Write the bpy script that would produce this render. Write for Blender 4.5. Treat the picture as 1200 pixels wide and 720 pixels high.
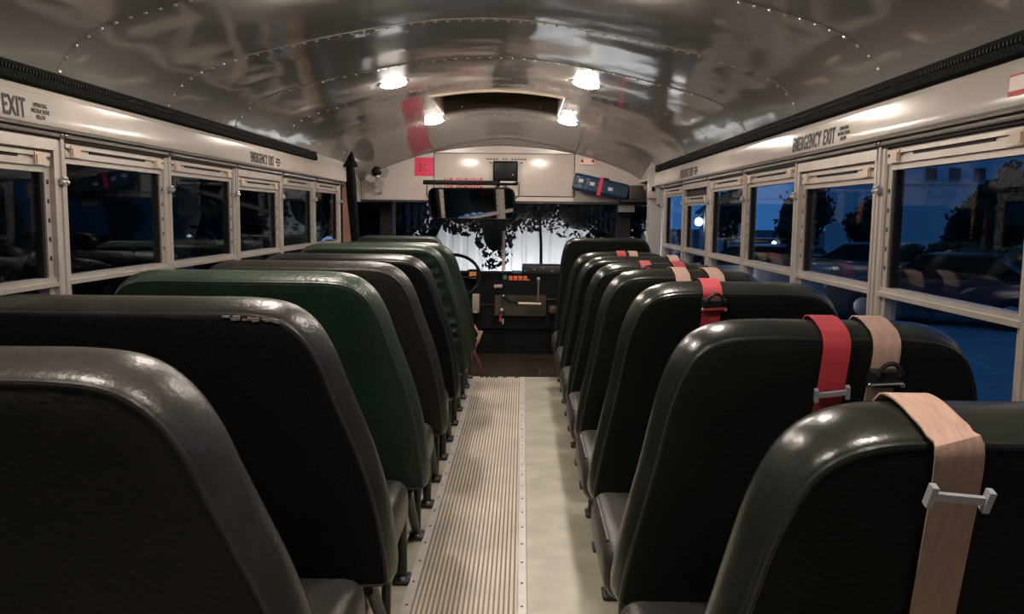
import bpy, bmesh, math, random
from mathutils import Vector, Matrix
random.seed(7)
for o in list(bpy.data.objects): bpy.data.objects.remove(o)
SC = bpy.context.scene
COL = SC.collection

# ------------------------------------------------------------------ camera
CX, CH = 0.1523, 1.1396
FW = Vector((-0.011764, 0.993859, -0.110031)); RT = Vector((0.999853, 0.013063, 0.011097)); UP = Vector((-0.012466, 0.109884, 0.993866))
cam_d = bpy.data.cameras.new('camera'); cam = bpy.data.objects.new('camera', cam_d); COL.objects.link(cam)
M = Matrix.Identity(4)
for i in range(3):
    M[i][0] = RT[i]; M[i][1] = UP[i]; M[i][2] = -FW[i]
M[0][3], M[1][3], M[2][3] = CX, 0.0, CH
cam.matrix_world = M
cam_d.sensor_width = 36.0; cam_d.lens = 977.96 / 1200 * 36.0
cam_d.clip_start = 0.02; cam_d.clip_end = 400
SC.camera = cam

# ------------------------------------------------------------------ world (dusk sky) and exposure
W = bpy.data.worlds.new('dusk'); SC.world = W; W.use_nodes = True
nt = W.node_tree; nt.nodes.clear()
wo = nt.nodes.new('ShaderNodeOutputWorld'); bg = nt.nodes.new('ShaderNodeBackground')
tc = nt.nodes.new('ShaderNodeTexCoord'); sp = nt.nodes.new('ShaderNodeSeparateXYZ'); cr = nt.nodes.new('ShaderNodeValToRGB')
nt.links.new(tc.outputs['Generated'], sp.inputs[0]); nt.links.new(sp.outputs['Z'], cr.inputs[0])
cr.color_ramp.elements[0].position = 0.0; cr.color_ramp.elements[0].color = (0.028, 0.125, 0.34, 1)
cr.color_ramp.elements[1].position = 0.6; cr.color_ramp.elements[1].color = (0.014, 0.066, 0.19, 1)
nt.links.new(cr.outputs[0], bg.inputs[0]); bg.inputs[1].default_value = 1.0
nt.links.new(bg.outputs[0], wo.inputs[0])
SC.view_settings.view_transform = 'Standard'; SC.view_settings.look = 'None'
SC.view_settings.gamma = 1.0; SC.view_settings.use_curve_mapping = False
SC.view_settings.exposure = 0.0
LAMP_STRENGTH = 285.0
LAMP_COLOR = (1.0, 0.88, 0.77)

# ------------------------------------------------------------------ materials
MATS = {}
def mat(name, col, rough=0.5, metal=0.0, var=0.0, vscale=8.0, bump=0.0, bscale=60.0, spec=0.5, emit=None, estr=0.0, col2=None, coat=0.0, stretch=None):
    if name in MATS: return MATS[name]
    m = bpy.data.materials.new(name); m.use_nodes = True; n = m.node_tree
    b = n.nodes['Principled BSDF']
    b.inputs['Base Color'].default_value = (*col, 1); b.inputs['Roughness'].default_value = rough
    b.inputs['Metallic'].default_value = metal; b.inputs['Specular IOR Level'].default_value = spec
    if coat: b.inputs['Coat Weight'].default_value = coat; b.inputs['Coat Roughness'].default_value = 0.15
    t = n.nodes.new('ShaderNodeTexCoord'); vec = t.outputs['Object']
    if stretch:
        mp = n.nodes.new('ShaderNodeMapping'); mp.inputs['Scale'].default_value = stretch
        n.links.new(vec, mp.inputs[0]); vec = mp.outputs[0]
    if var > 0 or col2:
        no = n.nodes.new('ShaderNodeTexNoise'); no.inputs['Scale'].default_value = vscale; no.inputs['Detail'].default_value = 5
        n.links.new(vec, no.inputs['Vector'])
        r = n.nodes.new('ShaderNodeValToRGB'); r.color_ramp.elements[0].position = 0.35; r.color_ramp.elements[1].position = 0.68
        c2 = col2 if col2 else tuple(c * (1 - var) for c in col)
        r.color_ramp.elements[0].color = (*c2, 1); r.color_ramp.elements[1].color = (*col, 1)
        n.links.new(no.outputs['Fac'], r.inputs[0]); n.links.new(r.outputs[0], b.inputs['Base Color'])
    if bump > 0:
        no2 = n.nodes.new('ShaderNodeTexNoise'); no2.inputs['Scale'].default_value = bscale; no2.inputs['Detail'].default_value = 4
        n.links.new(vec, no2.inputs['Vector'])
        bp = n.nodes.new('ShaderNodeBump'); bp.inputs['Strength'].default_value = bump; bp.inputs['Distance'].default_value = 0.01
        n.links.new(no2.outputs['Fac'], bp.inputs['Height']); n.links.new(bp.outputs[0], b.inputs['Normal'])
    if emit:
        b.inputs['Emission Color'].default_value = (*emit, 1); b.inputs['Emission Strength'].default_value = estr
    MATS[name] = m
    return m
def glass_mat(name, tint, refl, edge=0.55):
    m = bpy.data.materials.new(name); m.use_nodes = True; n = m.node_tree; n.nodes.clear()
    out = n.nodes.new('ShaderNodeOutputMaterial'); mx = n.nodes.new('ShaderNodeMixShader')
    tr = n.nodes.new('ShaderNodeBsdfTransparent'); tr.inputs[0].default_value = (*tint, 1)
    gl = n.nodes.new('ShaderNodeBsdfGlossy'); gl.inputs['Color'].default_value = (0.9, 0.95, 1, 1); gl.inputs['Roughness'].default_value = 0.015
    lw = n.nodes.new('ShaderNodeLayerWeight'); lw.inputs['Blend'].default_value = 0.5
    pw = n.nodes.new('ShaderNodeMath'); pw.operation = 'POWER'; pw.inputs[1].default_value = 4.0
    mr = n.nodes.new('ShaderNodeMapRange'); mr.inputs['To Min'].default_value = refl; mr.inputs['To Max'].default_value = edge
    n.links.new(lw.outputs['Facing'], pw.inputs[0]); n.links.new(pw.outputs[0], mr.inputs['Value'])
    n.links.new(mr.outputs[0], mx.inputs[0]); n.links.new(tr.outputs[0], mx.inputs[1]); n.links.new(gl.outputs[0], mx.inputs[2])
    n.links.new(mx.outputs[0], out.inputs[0]); MATS[name] = m
    return m
def emis_mat(name, col, s):
    m = bpy.data.materials.new(name); m.use_nodes = True; n = m.node_tree; n.nodes.clear()
    out = n.nodes.new('ShaderNodeOutputMaterial'); e = n.nodes.new('ShaderNodeEmission')
    e.inputs[0].default_value = (*col, 1); e.inputs[1].default_value = s; n.links.new(e.outputs[0], out.inputs[0]); MATS[name] = m
    return m
def ceiling_mat():
    # polished sheet metal with a dull film: a sharp and a broad gloss lobe, oil-canned by a broad low bump
    m = bpy.data.materials.new('roof_metal'); m.use_nodes = True; n = m.node_tree; b = n.nodes['Principled BSDF']
    b.inputs['Base Color'].default_value = (0.30, 0.30, 0.295, 1); b.inputs['Metallic'].default_value = 1.0
    d = n.nodes.new('ShaderNodeBsdfPrincipled'); d.inputs['Base Color'].default_value = (0.56, 0.53, 0.49, 1); d.inputs['Metallic'].default_value = 0.15; d.inputs['Roughness'].default_value = 0.45
    t = n.nodes.new('ShaderNodeTexCoord')
    mp = n.nodes.new('ShaderNodeMapping'); mp.inputs['Scale'].default_value = (1.6, 2.4, 1.6); n.links.new(t.outputs['Object'], mp.inputs[0])
    no = n.nodes.new('ShaderNodeTexNoise'); no.inputs['Scale'].default_value = 1.5; no.inputs['Detail'].default_value = 0.6; n.links.new(mp.outputs[0], no.inputs['Vector'])
    bp = n.nodes.new('ShaderNodeBump'); bp.inputs['Strength'].default_value = 0.30; bp.inputs['Distance'].default_value = 0.035
    n.links.new(no.outputs['Fac'], bp.inputs['Height']); n.links.new(bp.outputs[0], b.inputs['Normal'])
    no2 = n.nodes.new('ShaderNodeTexNoise'); no2.inputs['Scale'].default_value = 4; no2.inputs['Detail'].default_value = 5; n.links.new(t.outputs['Object'], no2.inputs['Vector'])
    mr = n.nodes.new('ShaderNodeMapRange'); mr.inputs['To Min'].default_value = 0.05; mr.inputs['To Max'].default_value = 0.13
    n.links.new(no2.outputs['Fac'], mr.inputs[0]); n.links.new(mr.outputs[0], b.inputs['Roughness'])
    mx = n.nodes.new('ShaderNodeMixShader'); mx.inputs[0].default_value = 0.34
    n.links.new(b.outputs[0], mx.inputs[1]); n.links.new(d.outputs[0], mx.inputs[2]); n.links.new(mx.outputs[0], n.nodes['Material Output'].inputs['Surface'])
    MATS['roof_metal'] = m
    return m

ROOF = ceiling_mat()
CREAM = mat('cream_paint', (0.44, 0.40, 0.36), 0.15, var=0.10, vscale=5)
CREAM2 = mat('cream_bulkhead', (0.46, 0.40, 0.365), 0.24, var=0.12, vscale=4)
ALU = mat('window_aluminium', (0.47, 0.425, 0.385), 0.38, metal=0.5, var=0.15, vscale=14)
POST = mat('post_paint', (0.36, 0.315, 0.28), 0.42, metal=0.15, var=0.15, vscale=12)
TAN = mat('latch_tan', (0.48, 0.38, 0.30), 0.5)
BLACKP = mat('black_plastic', (0.003, 0.003, 0.003), 0.5, spec=0.12)
RAILM = mat('rail_rubber', (0.008, 0.008, 0.008), 0.8, spec=0.05)
DARKGAP = mat('dark_gasket', (0.008, 0.008, 0.008), 0.7, spec=0.2)
CHROME = mat('chrome', (0.8, 0.78, 0.75), 0.15, metal=1.0)
STEEL = mat('steel', (0.5, 0.48, 0.46), 0.32, metal=0.7)
RIVET = mat('rivet_metal', (0.78, 0.74, 0.68), 0.28, metal=0.9)
GLASS = glass_mat('window_glass', (0.93, 0.95, 0.97), 0.025, 0.20)
VIN = mat('black_vinyl', (0.015, 0.014, 0.013), 0.36, var=0.3, vscale=9, bump=0.10, bscale=140)
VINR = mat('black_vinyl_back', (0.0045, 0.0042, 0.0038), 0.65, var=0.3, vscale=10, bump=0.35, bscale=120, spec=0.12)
VINW = mat('worn_lit_black_vinyl', (0.028, 0.025, 0.023), 0.36, var=0.35, vscale=12, bump=0.14, bscale=110)  # worn tone, lifted further to carry light from above on the bands
GRN = mat('green_vinyl', (0.024, 0.040, 0.027), 0.38, var=0.25, vscale=9, bump=0.25, bscale=80)
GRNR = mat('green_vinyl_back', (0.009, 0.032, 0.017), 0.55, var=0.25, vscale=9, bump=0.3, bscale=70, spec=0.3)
DGRN = mat('dark_green_vinyl', (0.016, 0.028, 0.019), 0.4, var=0.25, vscale=9, bump=0.25, bscale=80)
BRN = mat('brown_grey_vinyl', (0.026, 0.023, 0.020), 0.42, var=0.25, vscale=9, bump=0.3, bscale=80)
RGT = mat('black_green_vinyl', (0.015, 0.017, 0.014), 0.27, var=0.25, vscale=9, bump=0.07, bscale=140)
VINL = mat('lit_vinyl_back', (0.016, 0.015, 0.0135), 0.6, var=0.35, vscale=14, bump=0.35, bscale=90, spec=0.2)  # lighter copy of the back vinyl; light on the nearest back is in the colour
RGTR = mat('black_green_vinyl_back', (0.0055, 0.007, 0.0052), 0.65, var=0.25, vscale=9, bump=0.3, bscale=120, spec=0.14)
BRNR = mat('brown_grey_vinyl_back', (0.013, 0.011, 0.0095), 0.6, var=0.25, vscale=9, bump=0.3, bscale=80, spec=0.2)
CUSH = mat('seat_vinyl_worn', (0.040, 0.037, 0.033), 0.40, var=0.35, vscale=10, bump=0.15, bscale=90)
BLKMET = mat('black_metal', (0.014, 0.014, 0.014), 0.35)
LINO = mat('floor_linoleum', (0.47, 0.445, 0.345), 0.38, var=0.30, vscale=6, bump=0.06, bscale=20)
MATB = mat('mat_groove', (0.24, 0.205, 0.16), 0.7, var=0.4, vscale=4)
MATR = mat('mat_rib', (0.66, 0.585, 0.48), 0.5, var=0.30, vscale=3)
STRIP = mat('floor_strip', (0.62, 0.57, 0.55), 0.4, metal=0.1, var=0.15, vscale=20)
DKFLOOR = mat('driver_floor', (0.032, 0.022, 0.015), 0.65, var=0.55, vscale=7, bump=0.15, spec=0.3)
LOWALL = mat('lower_wall', (0.30, 0.28, 0.25), 0.45, metal=0.3, var=0.2, vscale=6)
INK = mat('black_lettering', (0.012, 0.011, 0.010), 0.6)
REDINK = mat('red_lettering', (0.42, 0.02, 0.03), 0.6)
PINK = mat('magenta_paper', (0.62, 0.022, 0.085), 0.55, var=0.12, vscale=25)
DASH = mat('dash_black', (0.006, 0.006, 0.006), 0.5, var=0.3, vscale=20, spec=0.2)
DASHG = mat('dash_grey', (0.03, 0.028, 0.026), 0.5, var=0.35, vscale=18)
ENGINE = mat('engine_cover', (0.075, 0.058, 0.042), 0.5, var=0.7, vscale=14)

# ------------------------------------------------------------------ helpers
def link(o, parent=None):
    COL.objects.link(o)
    if parent is not None: o.parent = parent
    return o
def world_parent(o, parent):
    o.parent = parent
    if parent is not None:
        l = Vector((0, 0, 0)); p = parent
        while p is not None:                 # world offset of the parent frame
            l += p.location
            if p.parent is not None: l += p.matrix_parent_inverse.to_translation()
            p = p.parent
        o.matrix_parent_inverse = Matrix.Translation(-l)
def mesh_obj(name, verts, faces, m, parent=None, smooth=True, angle=0.7, local=False):
    me = bpy.data.meshes.new(name); me.from_pydata([tuple(v) for v in verts], [], faces); me.update()
    bm = bmesh.new(); bm.from_mesh(me); bmesh.ops.recalc_face_normals(bm, faces=bm.faces); bm.to_mesh(me); bm.free()
    if smooth:
        me.polygons.foreach_set('use_smooth', [True] * len(me.polygons)); me.set_sharp_from_angle(angle=angle)
    me.materials.append(m)
    o = bpy.data.objects.new(name, me); COL.objects.link(o)
    if parent is not None:
        if local: o.parent = parent
        else: world_parent(o, parent)
    return o
class MB:
    def __init__(s): s.v = []; s.f = []
    def add(s, vs, fs):
        k = len(s.v); s.v += [tuple(v) for v in vs]; s.f += [tuple(i + k for i in f) for f in fs]; return s
    def box(s, x0, x1, y0, y1, z0, z1):
        vs = [(x, y, z) for z in (z0, z1) for y in (y0, y1) for x in (x0, x1)]
        return s.add(vs, [(0, 2, 3, 1), (4, 5, 7, 6), (0, 1, 5, 4), (2, 6, 7, 3), (0, 4, 6, 2), (1, 3, 7, 5)])
    def obox(s, c, ax, ay, az, hx, hy, hz):
        c = Vector(c); ax = Vector(ax).normalized() * hx; ay = Vector(ay).normalized() * hy; az = Vector(az).normalized() * hz
        vs = [c + ax * i + ay * j + az * k for k in (-1, 1) for j in (-1, 1) for i in (-1, 1)]
        return s.add(vs, [(0, 2, 3, 1), (4, 5, 7, 6), (0, 1, 5, 4), (2, 6, 7, 3), (0, 4, 6, 2), (1, 3, 7, 5)])
    def tube(s, pts, r, n=8, closed=False):
        pts = [Vector(p) for p in pts]; N = len(pts); rad = r if isinstance(r, (list, tuple)) else [r] * N
        rings = []; prev = None
        for i, p in enumerate(pts):
            a = pts[(i - 1) % N] if (closed or i > 0) else p; b = pts[(i + 1) % N] if (closed or i < N - 1) else p
            d = (b - a).normalized()
            if prev is None:
                u = d.cross(Vector((0, 0, 1)))
                if u.length < 0.05: u = d.cross(Vector((1, 0, 0)))
            else: u = prev - d * prev.dot(d)
            u.normalize(); prev = u; w = d.cross(u)
            rings.append([p + (u * math.cos(2 * math.pi * k / n) + w * math.sin(2 * math.pi * k / n)) * rad[i] for k in range(n)])
        vs = [v for rg in rings for v in rg]; fs = []
        for i in range(N if closed else N - 1):
            j = (i + 1) % N
            for k in range(n): fs.append((i * n + k, i * n + (k + 1) % n, j * n + (k + 1) % n, j * n + k))
        if not closed: fs.append(tuple(range(n))); fs.append(tuple((N - 1) * n + k for k in range(n)))
        return s.add(vs, fs)
    def extrude(s, prof, p0, p1, axis='y', closed=True, cap=True):
        # prof: list of (a,b): (x,z) for axis y, (x,y) for axis z, (y,z) for axis x
        def mk(a, b, t): return {'y': (a, t, b), 'z': (a, b, t), 'x': (t, a, b)}[axis]
        n = len(prof); vs = [mk(a, b, p0) for a, b in prof] + [mk(a, b, p1) for a, b in prof]
        fs = [(i, (i + 1) % n, n + (i + 1) % n, n + i) for i in range(n if closed else n - 1)]
        if closed and cap: fs += [tuple(range(n)), tuple(range(n, 2 * n))]
        return s.add(vs, fs)
    def lathe(s, prof, c, axis=(0, 0, 1), n=16):
        az = Vector(axis).normalized(); ax = az.cross(Vector((0.3, 0.9, 0.1))).normalized(); ay = az.cross(ax); c = Vector(c)
        vs = []; fs = []
        for r, h in prof:
            for k in range(n):
                a = 2 * math.pi * k / n; vs.append(c + az * h + (ax * math.cos(a) + ay * math.sin(a)) * max(r, 1e-5))
        for i in range(len(prof) - 1):
            for k in range(n): fs.append((i * n + k, i * n + (k + 1) % n, (i + 1) * n + (k + 1) % n, (i + 1) * n + k))
        fs.append(tuple(range(n))); fs.append(tuple((len(prof) - 1) * n + k for k in range(n)))
        return s.add(vs, fs)
    def ball(s, c, rx, ry=None, rz=None, n=10, m=6):
        ry = rx if ry is None else ry; rz = rx if rz is None else rz; vs = []; fs = []
        for i in range(m + 1):
            t = math.pi * i / m
            for k in range(n):
                a = 2 * math.pi * k / n
                vs.append((c[0] + rx * max(math.sin(t), 1e-4) * math.cos(a), c[1] + ry * max(math.sin(t), 1e-4) * math.sin(a), c[2] + rz * math.cos(t)))
        for i in range(m):
            for k in range(n): fs.append((i * n + k, i * n + (k + 1) % n, (i + 1) * n + (k + 1) % n, (i + 1) * n + k))
        return s.add(vs, fs)
    def build(s, name, m, parent=None, smooth=True, angle=0.7, local=False):
        return mesh_obj(name, s.v, s.f, m, parent, smooth, angle, local)
def rbox(name, x0, x1, y0, y1, z0, z1, r, m, parent=None, seg=3, local=False, rot=None):
    bm = bmesh.new(); mb = MB().box(x0, x1, y0, y1, z0, z1)
    bv = [bm.verts.new(v) for v in mb.v]
    for f in mb.f: bm.faces.new([bv[i] for i in f])
    bmesh.ops.recalc_face_normals(bm, faces=bm.faces)
    bmesh.ops.bevel(bm, geom=list(bm.edges), offset=r, segments=seg, affect='EDGES', profile=0.5)
    if rot is not None:
        c = Vector(((x0 + x1) / 2, (y0 + y1) / 2, (z0 + z1) / 2)); bmesh.ops.rotate(bm, cent=c, matrix=rot, verts=bm.verts)
    me = bpy.data.meshes.new(name); bm.to_mesh(me); bm.free()
    me.polygons.foreach_set('use_smooth', [True] * len(me.polygons)); me.set_sharp_from_angle(angle=0.9)
    me.materials.append(m); o = bpy.data.objects.new(name, me); COL.objects.link(o)
    if parent is not None:
        if local: o.parent = parent
        else: world_parent(o, parent)
    return o
def tag(o, label=None, cat=None, group=None, kind=None):
    if label: o['label'] = label
    if cat: o['category'] = cat
    if group: o['group'] = group
    if kind: o['kind'] = kind
    return o
def empty(name, loc, label=None, cat=None, group=None, kind=None):
    o = bpy.data.objects.new(name, None); o.location = loc; o.empty_display_size = 0.05; COL.objects.link(o)
    return tag(o, label, cat, group, kind)
def struct(o, label=None):
    o['kind'] = 'structure'
    if label: o['label'] = label
    return o
def copy_child(src, parent, loc=None):
    c = src.copy(); COL.objects.link(c); c.parent = parent
    if loc is not None: c.location = loc
    return c
def catmull(pts, per=6):
    out = []
    for i in range(len(pts) - 1):
        p0 = Vector(pts[max(i - 1, 0)]); p1 = Vector(pts[i]); p2 = Vector(pts[i + 1]); p3 = Vector(pts[min(i + 2, len(pts) - 1)])
        for k in range(per):
            t = k / per
            out.append(0.5 * ((2 * p1) + (p2 - p0) * t + (2 * p0 - 5 * p1 + 4 * p2 - p3) * t * t + (3 * p1 - p0 - 3 * p2 + p3) * t ** 3))
    out.append(Vector(pts[-1])); return out
def lettering(name, body, origin, u, v, width, height, m, parent, depth=0.0008, bold=0.020):
    cu = bpy.data.curves.new('tmp_text', 'FONT'); cu.body = body; cu.align_x = 'LEFT'; cu.extrude = 0.01; cu.space_line = 0.95; cu.offset = bold; cu.space_character = 1.0 + 6 * bold; cu.space_word = 1.3
    if '\n' in body: cu.align_x = 'CENTER'
    to = bpy.data.objects.new('tmp_text', cu); COL.objects.link(to)
    dg = bpy.context.evaluated_depsgraph_get(); me = bpy.data.meshes.new_from_object(to.evaluated_get(dg))
    bpy.data.objects.remove(to); bpy.data.curves.remove(cu)
    xs = [p.co.x for p in me.vertices]; ys = [p.co.y for p in me.vertices]
    x0, x1, y0, y1 = min(xs), max(xs), min(ys), max(ys); u = Vector(u).normalized(); v = Vector(v).normalized(); nrm = u.cross(v)
    for p in me.vertices:
        a = (p.co.x - x0) / (x1 - x0) * width; b = (p.co.y - y0) / (y1 - y0) * height
        p.co = Vector(origin) + u * a + v * b + nrm * (depth if p.co.z > 0 else 0)
    me.name = name; me.materials.clear(); me.materials.append(m)
    o = bpy.data.objects.new(name, me); COL.objects.link(o); world_parent(o, parent); return o

# ------------------------------------------------------------------ bus shell dimensions
S = 0.71; Y0 = 2.33
YB = -1.25                     # rear wall
YFL = 5.77                     # end of the light floor
YBK = 6.60                     # bulkhead over the windscreen
def py(k): return Y0 + S * k
RP = [(1.132, 1.500), (1.118, 1.533), (1.099, 1.562), (1.075, 1.588), (1.042, 1.613), (1.0, 1.637), (0.965, 1.651), (0.92, 1.667), (0.87, 1.682),
      (0.82, 1.695), (0.76, 1.710), (0.66, 1.734), (0.56, 1.756), (0.42, 1.783), (0.28, 1.806), (0.14, 1.822), (0.0, 1.827)]
BP = [(1.118, 1.385), (1.09, 1.405), (1.06, 1.426), (1.03, 1.446), (0.99, 1.468), (0.95, 1.487), (0.92, 1.500), (0.87, 1.520), (0.82, 1.538),
      (0.77, 1.556), (0.70, 1.579), (0.62, 1.601), (0.52, 1.622), (0.40, 1.642), (0.27, 1.657), (0.14, 1.667), (0.0, 1.672)]
def fullprof(p): return [(-x, z) for x, z in p] + [(x, z) for x, z in reversed(p[:-1])]
RPF = fullprof(RP); BPF = fullprof(BP)

# ---- floor
fl = struct(MB().box(-1.15, 1.15, YB, YFL, -0.04, 0.0).build('floor', LINO, smooth=False), 'beige green linoleum bus floor')
dfl = struct(MB().box(-1.15, 1.15, YFL, 7.35, -0.06, -0.018).build('floor_front', DKFLOOR, smooth=False), 'dark worn floor of the driver area')
nm = MB().box(-0.158, 0.158, YB + 0.02, YFL - 0.02, 0.0, 0.0035).build('aisle_mat', MATB, fl, smooth=False)
rb = MB(); NR = 21
for i in range(NR):
    x = -0.147 + 0.294 * i / (NR - 1)
    rb.extrude([(x - 0.0046, 0.0035), (x - 0.0036, 0.0070), (x + 0.0036, 0.0070), (x + 0.0046, 0.0035)], YB + 0.02, YFL - 0.03)
rbo = rb.build('mat_rib', MATR, nm, smooth=False)
rbo['kind'] = 'stuff'
for sx in (-0.172, 0.163):
    st = MB().extrude([(sx - 0.016, 0.0), (sx - 0.014, 0.007), (sx + 0.014, 0.007), (sx + 0.016, 0.0)], YB + 0.02, YFL - 0.005).build('floor_strip', STRIP, fl, smooth=False)
    y = 0.3; first = None
    while y < YFL - 0.1:
        if first is None:
            first = MB().lathe([(0.0045, 0.0), (0.004, 0.0018), (0.001, 0.0022)], (0, 0, 0), n=8).build('screw', BLKMET, st, local=True)
            first.location = (sx, y, 0.007)
        else: copy_child(first, st, (sx, y, 0.007))
        y += 0.155
for xx in (-0.515, -0.490):
    MB().box(xx - 0.006, xx + 0.006, YB + 0.05, YFL - 0.1, 0.0, 0.006).build('seat_track', BLKMET, fl, smooth=False)
# front lip of the light floor with dark screws
lip = MB().box(-0.30, 1.1, YFL - 0.012, YFL + 0.006, -0.03, 0.006).build('floor_lip', STRIP, fl, smooth=False)
for i, x in enumerate((-0.12, -0.085, -0.05, -0.02, 0.04, 0.12)):
    MB().box(x - 0.012, x + 0.012, YFL - 0.03, YFL - 0.014, 0.0035, 0.011).build('lip_screw', BLKMET, lip, smooth=False)

# ---- ceiling: one panel per bay, riveted at each rib
ceil = struct(empty('ceiling', (0, 2.3, 1.8)), 'curved polished metal bus ceiling with riveted ribs')
def sheet(name, vs, fs):
    n = len(vs); th = 0.004
    edges = {}
    for f in fs:
        for a, b in zip(f, f[1:] + f[:1]): edges[frozenset((a, b))] = edges.get(frozenset((a, b)), []) + [(a, b)]
    F = list(fs) + [tuple(i + n for i in reversed(f)) for f in fs]
    for k, l in edges.items():
        if len(l) == 1: a, b = l[0]; F.append((b, a, a + n, b + n))
    return mesh_obj(name, list(vs) + [(x, y, z + th) for x, y, z in vs], F, ROOF, ceil, smooth=True, angle=0.5)
def roof_strip(name, pa, pb, ya, yb, ny=1, ease=None, drop=0.0, skip=None):
    vs = []; n = len(pa); th = 0.004
    for j in range(ny + 1):
        t = j / ny; e = ease(t) if ease else t
        dz = -drop * (1 - t)
        for (a, b), (c, d) in zip(pa, pb): vs.append((a + (c - a) * e, ya + (yb - ya) * t, b + (d - b) * e + dz))
    fs = []
    for j in range(ny):
        for i in range(n - 1):
            xm = (vs[j * n + i][0] + vs[j * n + i + 1][0]) / 2
            if skip and skip(j, xm): continue
            fs.append((j * n + i, j * n + i + 1, (j + 1) * n + i + 1, (j + 1) * n + i))
    return sheet(name, vs, fs)
HY0, HY1, HX = 4.72, 5.50, 0.365       # roof hatch opening
def dense(p, m=4):
    out = []
    for i in range(len(p) - 1):
        for k in range(m):
            t = k / m; out.append((p[i][0] + (p[i + 1][0] - p[i][0]) * t, p[i][1] + (p[i + 1][1] - p[i][1]) * t))
    return out + [p[-1]]
for k in range(-5, 5):
    if k in (3, 4): continue
    roof_strip('roof_panel', RPF, RPF, py(k) - 0.012, py(k + 1), 1, drop=0.003)
# bay with the hatch (two ribs merged around the opening)
def hatch_panel(ya, yb):
    xs = [x for x, z in RPF]
    def zz(x):
        x = abs(x)
        for (a, b), (c, d) in zip(RP, RP[1:]):
            if c <= x <= a: return d + (b - d) * (x - c) / (a - c)
        return RP[0][1]
    prof = sorted(set(xs + [-HX, HX])); prof = [(x, zz(x)) for x in prof]
    cuts = sorted({ya, yb} | {y for y in (HY0, HY1) if ya < y < yb})
    vs = []; fs = []; n = len(prof)
    for y in cuts:
        for x, z in prof: vs.append((x, y, z))
    for j in range(len(cuts) - 1):
        ym = (cuts[j] + cuts[j + 1]) / 2
        for i in range(n - 1):
            xm = (prof[i][0] + prof[i + 1][0]) / 2
            if HY0 < ym < HY1 and abs(xm) < HX: continue
            fs.append((j * n + i, j * n + i + 1, (j + 1) * n + i + 1, (j + 1) * n + i))
    sheet('roof_panel', vs, fs)
hatch_panel(py(3) - 0.012, py(4)); hatch_panel(py(4) - 0.001, py(5))
roof_strip('roof_cap', RPF, BPF, py(5) - 0.012, YBK + 0.01, 10, ease=lambda t: t * t * (1.6 - 0.6 * t))
for k in range(-4, 6):
    mb = MB(); L = 0.0; step = 0.043 if k < 2 else 0.05
    prof = RPF; acc = 0.0; nxt = 0.02
    for (a, b), (c, d) in zip(prof, prof[1:]):
        seg = math.hypot(c - a, d - b)
        while nxt <= acc + seg:
            t = (nxt - acc) / seg; x = a + (c - a) * t; z = b + (d - b) * t
            nx, nz = (d - b) / seg, -(c - a) / seg
            if not (k == 4 and abs(x) < HX + 0.02):
                mb.lathe([(0.0062, 0.0), (0.0055, 0.0022), (0.0035, 0.0036), (0.0008, 0.0042)], (x, py(k), z - 0.0035), (nx, 0, nz), 7)
            nxt += step
        acc += seg
    r = mb.build('rivet_row', RIVET, ceil); r['kind'] = 'stuff'

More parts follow.
